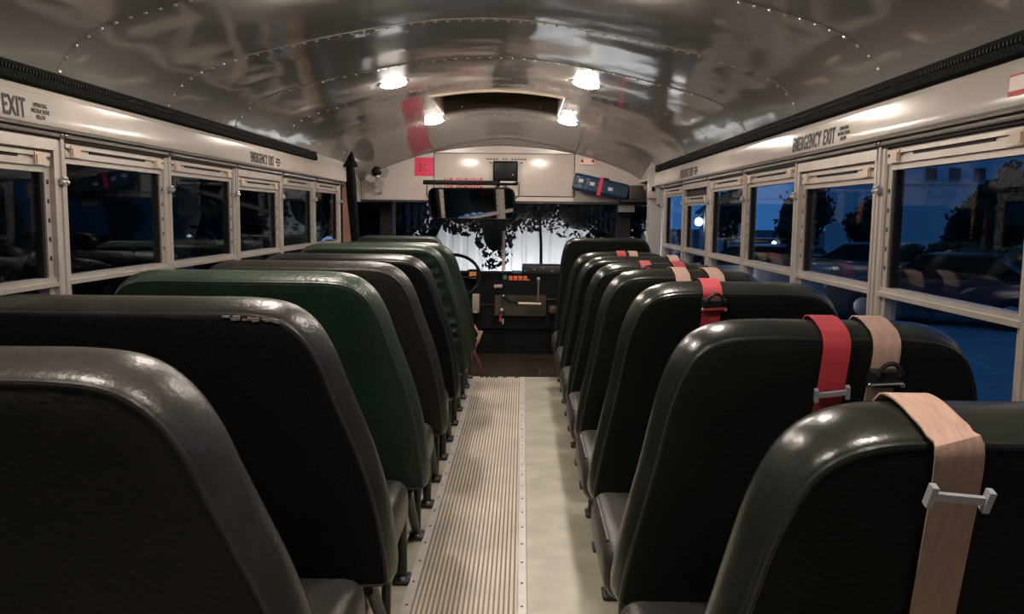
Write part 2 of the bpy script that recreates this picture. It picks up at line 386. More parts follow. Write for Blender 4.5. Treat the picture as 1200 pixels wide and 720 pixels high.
# ---- side walls, headers, coves, rails, posts
COVE = [(1.150, 1.352), (1.118, 1.352), (1.107, 1.3545), (1.1015, 1.360), (1.1005, 1.368), (1.1015, 1.385), (1.103, 1.415), (1.105, 1.4375), (1.1120, 1.4385),
        (1.1185, 1.4415), (1.124, 1.460), (1.132, 1.503), (1.150, 1.503)]
walls = {}
for s, nmn in ((-1, 'left'), (1, 'right')):
    yend = 6.12
    w = struct(MB().box(*sorted((s * 1.15, s * 1.19)), YB, 6.05, 0.0, 0.655).build('wall_' + nmn, LOWALL, smooth=False), nmn + ' bus side wall below the windows')
    walls[s] = w
    MB().box(*sorted((s * 1.165, s * 1.19)), YB, 6.05, 1.335, 1.52).build('header_backing', LOWALL, w, smooth=False)
    MB().extrude([(s * x, z) for x, z in COVE], YB, yend).build('cove_panel', CREAM, w, angle=0.5)
    MB().tube([(s * 1.128, YB, 1.3435), (s * 1.128, yend - 0.1, 1.3435)], 0.0062, 8).build('header_tube', STEEL, w)
    MB().box(*sorted((s * 1.132, s * 1.165)), YB, yend - 0.1, 1.330, 1.352).build('header_gap', DARKGAP, w, smooth=False)
    yr = 5.16 if s < 0 else 6.15
    rl = MB().extrude([(s * 1.150, 1.452), (s * 1.118, 1.456), (s * 1.108, 1.462), (s * 1.108, 1.482), (s * 1.116, 1.485), (s * 1.116, 1.492), (s * 1.110, 1.495), (s * 1.112, 1.505), (s * 1.150, 1.507)], YB, yr).build('ceiling_rail', RAILM, w, angle=0.4)
    tb = MB(); y = 0.9
    while y < yr - 0.02:
        tb.box(*sorted((s * 1.108, s * 1.118)), y, y + 0.007, 1.4845, 1.4935)
        tb.box(*sorted((s * 1.1065, s * 1.109)), y, y + 0.004, 1.467, 1.4705)
        tb.box(*sorted((s * 1.1065, s * 1.109)), y + 0.007, y + 0.011, 1.4735, 1.477)
        y += 0.0145
    t = tb.build('rail_tooth', DARKGAP, rl, smooth=False); t['kind'] = 'stuff'
    # posts
    first = None
    for k in range(-5, 6):
        y = py(k)
        if first is None:
            p = MB().extrude([(s * 1.165, y - 0.024), (s * 1.140, y - 0.024), (s * 1.134, y - 0.019), (s * 1.134, y - 0.004), (s * 1.137, y - 0.0025), (s * 1.137, y + 0.0005), (s * 1.131, y + 0.003), (s * 1.131, y + 0.019), (s * 1.138, y + 0.024), (s * 1.165, y + 0.024)], 0.60, 1.336, axis='z')
            # local origin at the post foot
            p.v = [(a, b - y, c) for a, b, c in p.v]
            first = p.build('window_post', POST, w, smooth=False, local=True); first.location = (0, y, 0)
            c = MB().box(*sorted((s * 1.122, s * 1.134)), -0.017, 0.017, 1.208, 1.222).tube([(s * 1.124, -0.012, 1.226), (s * 1.124, 0.013, 1.226)], 0.005, 7).ball((s * 1.121, -0.012, 1.215), 0.006, n=7, m=5).ball((s * 1.121, 0.012, 1.215), 0.006, n=7, m=5).build('post_clip', STEEL, first, local=True)
            sc = MB().ball((s * 1.121, -0.012, 1.3435), 0.0045, n=7, m=5).ball((s * 1.121, 0.010, 1.3435), 0.0045, n=7, m=5).build('header_screw', CHROME, first, local=True)
            firstkids = (c, sc)
        else:
            p = copy_child(first, w, (0, y, 0))
            for q in firstkids: copy_child(q, p)
struct(MB().box(-1.19, 1.19, YB - 0.04, YB, 0, 1.85).build('wall_back', CREAM, smooth=False), 'rear wall behind the viewer')

# ---- windows: shared meshes, local y from post to post
def window_parts(s, exit_type, drop):
    a, b = 0.022, S - 0.022
    P = []
    def bx(mb, x0, x1, *r): return mb.box(*sorted((s * x0, s * x1)), *r)
    top = 1.330
    if exit_type:
        P.append(('exit_frame', bx(bx(bx(MB(), 1.128, 1.165, a, b, 1.300, top), 1.130, 1.165, a, a + 0.016, 0.69, 1.300), 1.130, 1.165, b - 0.016, b, 0.69, 1.300), ALU))
        a += 0.016; b -= 0.016; top = 1.300
    P.append(('window_head', bx(MB(), 1.146, 1.172, a, b, top - 0.03 - drop, top), ALU if drop < 0.02 else DARKGAP))
    z1 = top - 0.008 - drop; z0 = z1 - 0.036
    P.append(('latch_bar', bx(bx(bx(MB(), 1.136, 1.160, a + 0.01, b - 0.01, z0, z0 + 0.017), 1.134, 1.160, a + 0.01, b - 0.01, z1 - 0.010, z1), 1.142, 1.160, a + 0.01, b - 0.01, z0, z1), ALU))
    P.append(('bar_slot', bx(MB(), 1.1385, 1.143, a + 0.15, b - 0.15, z0 + 0.017, z1 - 0.010), DARKGAP))
    for q in (a + 0.035, b - 0.085):
        P.append(('latch', bx(bx(MB(), 1.1315, 1.140, q, q + 0.05, z0 + 0.002, z1 - 0.002), 1.128, 1.132, q + 0.004, q + 0.014, z0 + 0.006, z1 - 0.008), TAN))
    P.append(('sash_top', bx(MB(), 1.144, 1.168, a, b, z0 - 0.016, z0), ALU))
    zt = z0 - 0.016
    for e in (0, 1):
        j0 = a if e == 0 else b - 0.026; j1 = a + 0.026 if e == 0 else b
        P.append(('jamb', bx(MB(), 1.144, 1.175, j0, j1, 0.685, zt), ALU))
        g0 = j1 if e == 0 else j0 - 0.012
        P.append(('gasket', bx(MB(), 1.150, 1.172, g0, g0 + 0.012, 0.952, zt), DARKGAP))
        mb = MB()
        for q in range(5):
            zq = 1.0 + q * 0.052; bx(mb, 1.1425, 1.146, (j0 + j1) / 2 - 0.004, (j0 + j1) / 2 + 0.004, zq, zq + 0.012)
        P.append(('jamb_notch', mb, BLKMET))
    P.append(('mid_rail', bx(bx(MB(), 1.138, 1.172, a, b, 0.941, 0.953), 1.132, 1.172, a, b, 0.928, 0.941), ALU))
    P.append(('upper_pane', bx(MB(), 1.158, 1.162, a + 0.026, b - 0.026, 0.953, zt), GLASS))
    P.append(('lower_pane', bx(MB(), 1.163, 1.167, a + 0.026, b - 0.026, 0.685, 0.928), GLASS))
    P.append(('sill', bx(MB(), 1.130, 1.185, a, b, 0.650, 0.687), ALU))
    return P
wcache = {}; wn = 0
for s in (-1, 1):
    for k in range(-5, 5):
        ex = k in ((-4, -1, 2) if s < 0 else (-3, 0, 3)); drop = 0.035 if (s > 0 and k == 3) else 0.0
        wn += 1; side = 'left' if s < 0 else 'right'
        w = struct(empty('window_%d' % wn, (0, py(k), 0)), side + ' side bus window' + (' in an emergency exit frame' if ex else ''))
        key = (s, ex, drop)
        if key in wcache:
            for o in wcache[key]: copy_child(o, w)
        else: wcache[key] = [mb.build(n, m, w, smooth=False, local=True) for n, mb, m in window_parts(s, ex, drop)]

# ---- lettering on the coves
def cove_x(z): return 1.1015 + (z - 1.385) * 0.05 - (0.0004 if z < 1.38 else 0.0)
def cove_text(s, ystart, wid, z0, h, small_w, gap=0.025):
    u = Vector((0, 1, 0)) if s < 0 else Vector((0, -1, 0)); v = Vector((s * 0.05, 0, 0.9987))
    o = (s * (cove_x(z0) - 0.0008), ystart, z0)
    lettering('exit_lettering', 'EMERGENCY EXIT', o, u, v, wid, h, INK, walls[s])
    o2 = (s * (cove_x(z0) - 0.0008), ystart + u.y * (wid + gap), z0 + 0.003)
    lettering('instruction_lettering', 'OPERATING\nINSTRUCTIONS\nBELOW', o2, u, v, small_w, h * 0.82, INK, walls[s], bold=0.0)
cove_text(-1, 1.745, 0.378, 1.3680, 0.050, 0.080)
cove_text(-1, 3.87, 0.36, 1.3680, 0.048, 0.085)
cove_text(1, 3.00, 0.40, 1.3680, 0.050, 0.092)
cove_text(1, 5.13, 0.40, 1.3680, 0.050, 0.092)
# small red-edged sticker on the right cove
sv = Vector((0.05, 0, 0.9987)); so = Vector((cove_x(1.400) - 0.001, 1.63, 1.400))
stk = MB().obox(so, (0, 1, 0), sv, (1, 0, -0.05), 0.055, 0.021, 0.0006).build('exit_sticker', REDINK, walls[1], smooth=False)
MB().obox(so + Vector((-0.001, 0, 0.0025)), (0, 1, 0), sv, (1, 0, -0.05), 0.052, 0.014, 0.0004).build('sticker_face', mat('sticker_paper', (0.7, 0.55, 0.5), 0.5), stk, smooth=False)

# ---- front bulkhead over the windscreen
wf_v = [(x, YBK, z) for x, z in BPF] + [(1.12, YBK, 1.243), (-1.12, YBK, 1.243)]
nb = len(wf_v); wf = struct(mesh_obj('wall_front', wf_v + [(x, y + 0.03, z) for x, y, z in wf_v], [tuple(range(nb)), tuple(range(nb, 2 * nb))] + [(i, (i + 1) % nb, nb + (i + 1) % nb, nb + i) for i in range(nb)], CREAM2, smooth=False), 'cream bulkhead over the windscreen')
MB().box(-1.12, 1.12, YBK - 0.012, YBK + 0.03, 1.228, 1.246).build('bulkhead_lip', BLKMET, wf, smooth=False)
ap = rbox('access_panel', -0.545, 0.548, YBK - 0.008, YBK + 0.002, 1.285, 1.610, 0.003, CREAM2, wf, seg=2)
MB().box(-0.55, 0.553, YBK - 0.004, YBK + 0.001, 1.280, 1.615).build('panel_seam', DARKGAP, wf, smooth=False)
lettering('red_lettering', 'NO SMOKING', (-0.465, YBK - 0.0085, 1.342), (1, 0, 0), (0, 0, 1), 0.30, 0.080, REDINK, wf)
mk = MB()
for i in range(13):
    if i in (4, 7): continue
    mk.box(-0.135 + i * 0.024, -0.135 + i * 0.024 + 0.017, YBK - 0.0095, YBK - 0.0078, 1.564, 1.573)
for x in (-0.115, 0.125): mk.box(x, x + 0.02, YBK - 0.0095, YBK - 0.0078, 1.538, 1.546)
mk.build('faded_print', INK, wf, smooth=False)
ls = MB().box(0.594, 0.706, YBK - 0.014, YBK, 1.534, 1.578).build('label_plate', mat('pink_label', (0.75, 0.50, 0.45), 0.4), wf, smooth=False)
for x in (0.598, 0.682): MB().box(x, x + 0.02, YBK - 0.017, YBK - 0.012, 1.550, 1.573).build('label_end', mat('dark_red', (0.16, 0.015, 0.012), 0.5), ls, smooth=False)
# sun-visor shelf ceiling ahead of the bulkhead, front sides and windscreen
MB().box(-1.15, 1.15, YBK + 0.03, 7.30, 1.246, 1.29).build('windscreen_header', BLKMET, wf, smooth=False)
for s in (-1, 1):
    w = walls[s]
    MB().box(*sorted((s * 1.122, s * 1.17)), 6.10, 7.30, 1.225, 1.56).build('front_side_panel', CREAM, w, smooth=False)
    MB().box(*sorted((s * 1.13, s * 1.19)), 6.05, 7.30, -0.018, 0.70).build('front_lower_panel', LOWALL, w, smooth=False)
    MB().box(*sorted((s * 0.955, s * 1.06)), 7.10, 7.30, 0.0, 1.246).build('windscreen_pillar', mat('brown_pillar', (0.05, 0.03, 0.022), 0.5), w, smooth=False)
    MB().box(*sorted((s * 1.160, s * 1.165)), 6.30, 7.12, 0.70, 1.225).build('front_side_pane', GLASS, w, smooth=False)
# left end: orange-brown strip beside the last left window
MB().box(-1.150, -1.065, 6.05, 6.09, 0.60, 1.335).build('end_strip', mat('orange_wood', (0.50, 0.27, 0.16), 0.4, var=0.25, vscale=9, stretch=(6, 6, 1)), walls[-1], smooth=False)
# right end: cream door pillar with a switch box
dp = MB().box(1.070, 1.165, 6.16, 6.24, -0.02, 1.50).build('door_pillar', CREAM, walls[1], smooth=False)
rbox('switch_box', 1.055, 1.165, 6.12, 6.17, 1.268, 1.372, 0.006, CREAM, dp, seg=2)
MB().box(1.084, 1.104, 6.114, 6.122, 1.318, 1.352).build('switch', BLACKP, dp, smooth=False)
MB().extrude([(1.06, 1.40), (1.13, 1.40), (1.13, 1.56), (1.10, 1.58)], 6.17, YBK).build('corner_gusset', CREAM, walls[1], smooth=False)
MB().box(0.90, 1.03, YBK + 0.01, YBK + 0.05, 1.170, 1.222).build('windscreen_tab', CREAM2, wf, smooth=False)
ws = struct(empty('window_front', (0, 7.2, 0.7)), 'bus windscreen of two panes')
for x0, x1 in ((-0.95, -0.022), (0.002, 0.95)):
    MB().box(x0, x1, 7.200, 7.206, 0.60, 1.246).build('windscreen_pane', GLASS, ws, smooth=False)
MB().tube([(-0.010, 7.19, 0.62), (-0.010, 7.19, 1.00)], 0.014, 10).build('centre_bar', mat('bar_cream', (0.85, 0.72, 0.63), 0.4), ws)
MB().tube([(-0.010, 7.19, 1.00), (-0.010, 7.19, 1.246)], 0.010, 10).build('centre_bar_top', BLKMET, ws)
MB().ball((-0.010, 7.165, 0.638), 0.018).build('bar_foot', CREAM, ws)

# ------------------------------------------------------------------ ceiling lamps
LENS = emis_mat('lamp_lens', LAMP_COLOR, LAMP_STRENGTH)
def zroof(x):
    x = abs(x)
    for (a, b), (c, d) in zip(RP, RP[1:]):
        if c <= x <= a: return d + (b - d) * (x - c) / (a - c)
def slope(x): return (zroof(x + 0.02) - zroof(x - 0.02)) / 0.04
lamp0 = None
for (x, y, lab) in [(-0.484, 4.137, 'lit dome lamp on the ceiling left of and behind the roof hatch'), (0.450, 4.134, 'lit dome lamp on the ceiling right of and behind the roof hatch'),
                    (-0.467, 5.82, 'smaller looking lit dome lamp left of and ahead of the roof hatch'), (0.449, 5.80, 'smaller looking lit dome lamp right of and ahead of the roof hatch'),
                    (-0.484, 2.42, 'lit dome lamp on the left of the ceiling over the third left seat'), (0.450, 2.42, 'lit dome lamp on the right of the ceiling over the third right seat'),
                    (-0.484, 0.71, 'lit dome lamp nearest the viewer, left of the ceiling'), (0.450, 0.71, 'lit dome lamp nearest the viewer, right of the ceiling')]:
    e = empty('dome_lamp', (x, y, zroof(x) - 0.001), lab, 'lamp', 'dome lamps along the ceiling')
    e.rotation_euler = (0, -math.atan(slope(x)), 0)
    if lamp0 is None:
        bz = MB().lathe([(0.074, 0.0), (0.076, -0.002), (0.073, -0.005), (0.066, -0.005)], (0, 0, 0), n=28).build('bezel', CHROME, e, local=True)
        ln = MB().lathe([(0.066, -0.004), (0.060, -0.012), (0.045, -0.018), (0.024, -0.021), (0.002, -0.022)], (0, 0, 0), n=24).build('lens', LENS, e, local=True)
        lamp0 = (bz, ln)
    else:
        for q in lamp0: copy_child(q, e)

# ------------------------------------------------------------------ roof hatch
h = empty('roof_hatch', (0, 5.1, 1.80), 'rectangular roof hatch with a pale frame in the metal ceiling', 'hatch')
HAT = mat('hatch_liner', (0.10, 0.07, 0.05), 0.4, var=0.3, vscale=6)
HPALE = mat('hatch_frame', (0.85, 0.72, 0.58), 0.35)
zc = zroof(0)
def arcz(x): return zroof(x)
mb = MB(); xs = [-HX + 2 * HX * i / 14 for i in range(15)]
for yy, nme, mm in ((HY1, 'liner_front', HAT), (HY0, 'liner_back', HAT)):
    vs = []; fs = []
    for x in xs: vs += [(x, yy, arcz(x) - 0.002), (x, yy, 1.93), (x, yy + 0.012, 1.93), (x, yy + 0.012, arcz(x) - 0.002)]
    for i in range(14):
        for q in range(4): fs.append((4 * i + q, 4 * i + (q + 1) % 4, 4 * i + 4 + (q + 1) % 4, 4 * i + 4 + q))
    mesh_obj(nme, vs, fs, mm, h, smooth=False)
for sx in (-1, 1):
    MB().box(*sorted((sx * HX, sx * (HX + 0.012))), HY0, HY1, zroof(HX) - 0.002, 1.93).build('liner_side', mat('hatch_side', (0.30, 0.20, 0.15), 0.35), h, smooth=False)
    MB().tube([(sx * (HX + 0.004), HY0 - 0.004, zroof(HX) - 0.005), (sx * (HX + 0.004), HY1 + 0.004, zroof(HX) - 0.005)], 0.009, 8).build('frame_side', HPALE, h)
for yy in (HY0, HY1):
    MB().tube([(x, yy, arcz(x) - 0.005) for x in xs], 0.009, 8).build('frame_bow', HPALE if yy == HY0 else STEEL, h)
MB().box(-HX - 0.012, HX + 0.012, HY0, HY1 + 0.012, 1.925, 1.945).build('hatch_lid', HAT, h, smooth=False)
MB().box(-0.12, 0.12, HY0 + 0.3, HY0 + 0.42, 1.885, 1.926).build('hatch_handle', mat('hatch_grey', (0.3, 0.3, 0.28), 0.4), h, smooth=False)
for x in (-0.25, 0.25): MB().ball((x, HY1 - 0.012, 1.83), 0.010).build('knob', CHROME, h)

# ------------------------------------------------------------------ seats
PROF = [(0.0, 0.30), (0.003, 0.40), (0.013, 0.50), (0.034, 0.61), (0.060, 0.70), (0.083, 0.777), (0.103, 0.845), (0.133, 0.900), (0.178, 0.934), (0.245, 0.9445), (0.330, 0.945)]
PROFR = [(0.0, 0.30), (0.008, 0.40), (0.027, 0.53), (0.043, 0.63), (0.055, 0.72), (0.067, 0.80), (0.088, 0.872), (0.116, 0.914), (0.160, 0.937), (0.225, 0.9445), (0.330, 0.945)]
def outline(xi, xo, zt, N=170, corner=1.0):
    sg = 1 if xo > xi else -1; k = (zt - 0.28) / 0.665
    def prep(pr): return [(o * corner if z > 0.5 else o, 0.28 + (z - 0.28) * k) for o, z in [(0.035, 0.280), (0.012, 0.284)] + pr]
    inner = prep(PROFR if xi > 0 else PROF); outer = prep(PROF)
    a = catmull([(xi + sg * o, z, 0) for o, z in inner], 6); b = catmull([(xo - sg * o, z, 0) for o, z in reversed(outer)], 6)
    pts = a + b; pts.append(pts[0])
    L = [0]
    for p, q in zip(pts, pts[1:]): L.append(L[-1] + (q - p).length)
    out = []; j = 0
    for i in range(N):
        t = L[-1] * i / N
        while L[j + 1] < t: j += 1
        f = (t - L[j]) / max(L[j + 1] - L[j], 1e-9); p = pts[j].lerp(pts[j + 1], f); out.append((p.x, p.y))
    return out
def inset(ol, d):
    n = len(ol); out = []
    area = sum(ol[i][0] * ol[(i + 1) % n][1] - ol[(i + 1) % n][0] * ol[i][1] for i in range(n)); sg = 1 if area > 0 else -1
    for i in range(n):
        a = ol[i - 2]; b = ol[(i + 2) % n]; tx, tz = b[0] - a[0], b[1] - a[1]; l = math.hypot(tx, tz) or 1
        out.append((ol[i][0] - sg * tz / l * d, ol[i][1] + sg * tx / l * d))
    return out
def backrest(e, xi, xo, Yb, zt, lean, thick, mband, mrear, wrinkle=0.0, corner=1.0, rise=0.02, z0shift=0.0):
    ol = outline(xi, xo, zt, N=320 if wrinkle else 170, corner=corner); n = len(ol); cxm = (xi + xo) / 2; czm = 0.60
    def P(x, z, t): return (x, Yb - lean * (z - 0.28) + thick * t, z + rise * t + z0shift * max(0, (0.945 - z)) )
    def ring(i, t): return [P(x, z, t) for x, z in inset(ol, i)]
    def scl(f, t, fn=None):
        r = []
        for x, z in inset(ol, 0.010):
            x2 = cxm + (x - cxm) * f; z2 = czm + (z - czm) * f
            p = list(P(x2, z2, t))
            if fn: p[1] += fn(x2, z2)
            r.append(tuple(p))
        return r
    def loft(rs, capa=None, capb=None):
        vs = [v for r in rs for v in r]; fs = []
        for j in range(len(rs) - 1):
            for i in range(n): fs.append((j * n + i, j * n + (i + 1) % n, (j + 1) * n + (i + 1) % n, (j + 1) * n + i))
        if capa: fs.append(tuple(range(n)))
        if capb: fs.append(tuple((len(rs) - 1) * n + i for i in range(n)))
        return vs, fs
    fn = None
    if wrinkle:
        def fn(x, z):
            d = abs(x - xi); fall = max(0.0, 1 - d / 0.35)
            return wrinkle * fall * math.sin(z * 92 + 16 * d + 1.5 * math.sin(z * 23)) * (0.4 + 0.6 * math.sin(z * 9.0) ** 2)
    rear = [ring(0.010, 0.0)] + [scl(f, t, fn if f < 0.97 else None) for f, t in ((0.975, -0.025), (0.93, -0.05), (0.88, -0.07), (0.82, -0.085), (0.76, -0.095), (0.68, -0.10), (0.58, -0.105), (0.45, -0.11), (0.2, -0.11))]
    mesh_obj('back_panel', *loft(rear, capb=True), mrear, e, angle=1.2)
    fr = [ring(0.010, 0.0), ring(0.002, 0.04), ring(-0.004, 0.16), ring(-0.010, 0.35), ring(-0.012, 0.55), ring(-0.009, 0.78), ring(-0.002, 0.94), ring(0.010, 1.0), scl(0.93, 1.06), scl(0.8, 1.12), scl(0.5, 1.16), scl(0.15, 1.17)]
    mesh_obj('backrest', *loft(fr, capb=True), mband, e, angle=1.2)
    MB().tube([P(x, z, 0.025) for x, z in inset(ol, 0.005)], 0.0042, 6, closed=True).build('rear_piping', mband, e)
    MB().tube([P(x, z, 0.965) for x, z in inset(ol, 0.003)], 0.0042, 6, closed=True).build('front_piping', mband, e)
def bench(name, side, Yb, zt, mband, mrear, mcush, label, group, wrinkle=0.0, corner=1.0):
    if side < 0: xi, xo, xc, xl, xw = -0.145, -1.115, -0.168, -0.21, -1.12
    else: xi, xo, xc, xl, xw = 0.372, 1.118, 0.352, 0.43, 1.12
    e = empty(name, ((xi + xo) / 2, Yb + 0.3, 0), label, 'bus seat', group)
    backrest(e, xi, xo, Yb, zt, 0.364, 0.112, mband, mrear, wrinkle, corner)
    c = rbox('seat_cushion', *sorted((xc, xw)), Yb + 0.095, Yb + 0.53, 0.235, 0.375, 0.045, mcush, e, seg=4)
    sg = 1 if xw > xc else -1
    MB().tube([(xc + sg * 0.014, Yb + 0.17 + 0.29 * i / 10, 0.3640) for i in range(11)], 0.004, 6).build('cushion_piping', mcush, c)
    fr = MB().tube([(xl, Yb + 0.08, 0.235), (xl, Yb + 0.60, 0.225), (xl, Yb + 0.64, 0.20)], 0.014, 8).tube([(xl, Yb + 0.13, 0.235), (xw, Yb + 0.13, 0.235)], 0.014, 8).tube([(xl, Yb + 0.50, 0.228), (xw, Yb + 0.50, 0.228)], 0.014, 8).build('seat_frame', BLKMET, e)
    l1 = MB().tube([(xl, Yb + 0.645, 0.22), (xl, Yb + 0.65, 0.015)], 0.016, 10).build('leg', BLKMET, e)
    l2 = MB().tube([(xl, Yb + 0.10, 0.245), (xl, Yb + 0.32, 0.015)], 0.016, 10).build('leg', BLKMET, e)
    l3 = MB().tube([(xl - 0.0 * sg, Yb + 0.36, 0.232), (xl, Yb + 0.335, 0.015)], 0.013, 8).build('brace', BLKMET, e)
    for l, yy in ((l1, Yb + 0.65), (l2, Yb + 0.325)):
        rbox('foot', xl - 0.026, xl + 0.026, yy - 0.040, yy + 0.034, 0.0, 0.016, 0.006, BLKMET, l, seg=2)
        MB().lathe([(0.008, 0.0), (0.008, 0.007), (0.001, 0.008)], (xl + 0.006, yy - 0.028, 0.016), n=6).build('bolt', STEEL, l)
    return e
GL, GR = 'wide bench seats along the left wall', 'narrow bench seats along the right wall'
LSEATS = [(1.18, 0.945, VINW, VINL, 'nearest wide seat on the left with coarse black vinyl back toned as lit', 0, 1.0),
          (1.84, 0.943, VINW, VINR, 'second wide seat on the left, black back with a torn upper seam', 0, 1.0),
          (2.52, 0.950, GRN, GRNR, 'bright green vinyl seat, third on the left', 0, 1.0),
          (3.16, 0.942, BRN, BRNR, 'brownish grey vinyl seat just ahead of the bright green one', 0, 1.0),
          (3.80, 0.938, VIN, VINR, 'black left seat just behind the wrinkled green seat', 0, 1.0),
          (4.45, 0.960, GRN, GRNR, 'green left seat with a wrinkled, creased back', 0.026, 1.0),
          (5.10, 0.946, DGRN, DGRN, 'foremost left passenger seat, dark green, ahead of the wrinkled one', 0, 1.0)]
for i, (Yb, zt, a, b, lab, wr, co) in enumerate(LSEATS):
    e = bench('bus_seat', -1, Yb, zt, a, b, CUSH, lab, GL, wr, co)
    if i == 1:       # frayed vinyl along the upper seam
        FR = mat('frayed_vinyl', (0.15, 0.13, 0.11), 0.7)
        for q in range(9):
            x = -0.42 + 0.012 * q + 0.004 * math.sin(q * 2.3); z = zt - 0.006 - 0.004 * abs(math.sin(q * 1.7)) - 0.0005 * q; y = Yb - 0.364 * (z - 0.28) - 0.004
            MB().obox((x, y, z), (1, 0.1 * math.sin(q * 5), 0.25 * math.sin(q * 3)), (0, 1, 0.3), (0, -0.3, 1), 0.007, 0.0015, 0.0018 + 0.001 * (q % 3)).build('frayed_edge', FR, e, smooth=False)
RSEATS = [(1.10, 0.905, 'nearest narrow seat on the right with one tan belt over it'), (1.76, 0.920, 'second narrow seat on the right with a red and a tan belt'),
          (2.44, 0.940, 'third narrow seat on the right with a hooked red belt buckle'), (3.10, 0.930, 'fourth narrow seat on the right with two short tan belts'),
          (3.72, 0.918, 'fifth narrow seat on the right, its belts red and tan'), (4.37, 0.913, 'sixth narrow seat on the right, second from the front barrier'),
          (5.02, 0.905, 'seventh narrow seat on the right, just behind the front barrier')]
for Yb, zt, lab in RSEATS: bench('bus_seat', 1, Yb, zt, RGT, RGTR, CUSH, lab, GR, 0, 1.0)
# padded barriers at the front
for s, xi, xo, yb, zt, lab in ((1, 0.385, 1.085, 5.72, 0.975, 'black padded barrier panel in front of the right seats'), (-1, -0.335, -1.085, 5.86, 0.970, 'dark padded barrier panel in front of the left seats')):
    e = empty('barrier', ((xi + xo) / 2, yb, 0), lab, 'barrier', 'padded front barriers')
    backrest(e, xi, xo, yb, zt, 0.10, 0.07, RGT if s > 0 else DGRN, RGTR if s > 0 else DGRN, corner=0.62, rise=0.006)
    MB().box(*sorted((xi + s * 0.02, xo)), yb + 0.01, yb + 0.06, 0.08, 0.30).build('kick_panel', VINR, e, smooth=False)
    for xx in (xi + s * 0.06, xo - s * 0.06):
        MB().tube([(xx, yb + 0.035, 0.10), (xx, yb + 0.035, -0.018 if yb > YFL else 0.0)], 0.015, 8).build('leg', BLKMET, e)

# ------------------------------------------------------------------ lap belts hung over the right seats
RED = mat('red_webbing', (0.46, 0.030, 0.044), 0.6, var=0.25, vscale=30, bump=0.3, bscale=300, stretch=(1, 6, 6))
TANW = mat('tan_webbing', (0.45, 0.29, 0.22), 0.6, var=0.22, vscale=30, bump=0.3, bscale=300, stretch=(6, 1, 1))
BUCK = mat('buckle_black', (0.02, 0.02, 0.02), 0.2)
BUCKS = mat('buckle_plated', (0.38, 0.39, 0.43), 0.3, metal=0.35)  # pale bluish base stands in for window reflections on the metal
def top_path(Yb, zt, drop_f, drop_r, off=0.004):
    # over the top of a right-hand seat back, from the front face to the rear face; returns (y, z) pairs
    k = 0.364
    def B(z, t): return Yb - k * (z - 0.28) + 0.112 * t, z + 0.02 * t
    pts = []
    z = zt - drop_f; y, zz = B(z, 1.12); pts.append((y + off + 0.005, zz))
    y, zz = B(zt - 0.02, 1.06); pts.append((y + off, zz))
    for t, r in ((1.0, -0.002), (0.85, 0.010), (0.55, 0.0145), (0.25, 0.011), (0.04, 0.004)):
        y, zz = B(zt, t); pts.append((y, zz + r + off))
    y, zz = B(zt - 0.015, -0.06); pts.append((y - off - 0.003, zz))
    q = drop_r
    for f in (0.35, 0.7, 1.0):
        y, zz = B(zt - q * f, -0.12); pts.append((y - off - 0.004, zz))
    return pts
def strap(name, pts3, width, m, parent, th=0.0022):
    P = catmull(pts3, 5); n = len(P); vs = []; fs = []
    for i, p in enumerate(P):
        d = (P[min(i + 1, n - 1)] - P[max(i - 1, 0)]).normalized(); x = Vector((1, 0, 0)); x = (x - d * x.dot(d)).normalized(); nn = d.cross(x)
        for a, b in ((-1, -1), (1, -1), (1, 1), (-1, 1)): vs.append(p + x * a * width / 2 + nn * b * th / 2)
    for i in range(n - 1):
        for q in range(4): fs.append((4 * i + q, 4 * i + (q + 1) % 4, 4 * i + 4 + (q + 1) % 4, 4 * i + 4 + q))
    fs += [(0, 1, 2, 3), (4 * n - 4, 4 * n - 3, 4 * n - 2, 4 * n - 1)]
    return mesh_obj(name, vs, fs, m, parent, angle=0.6)
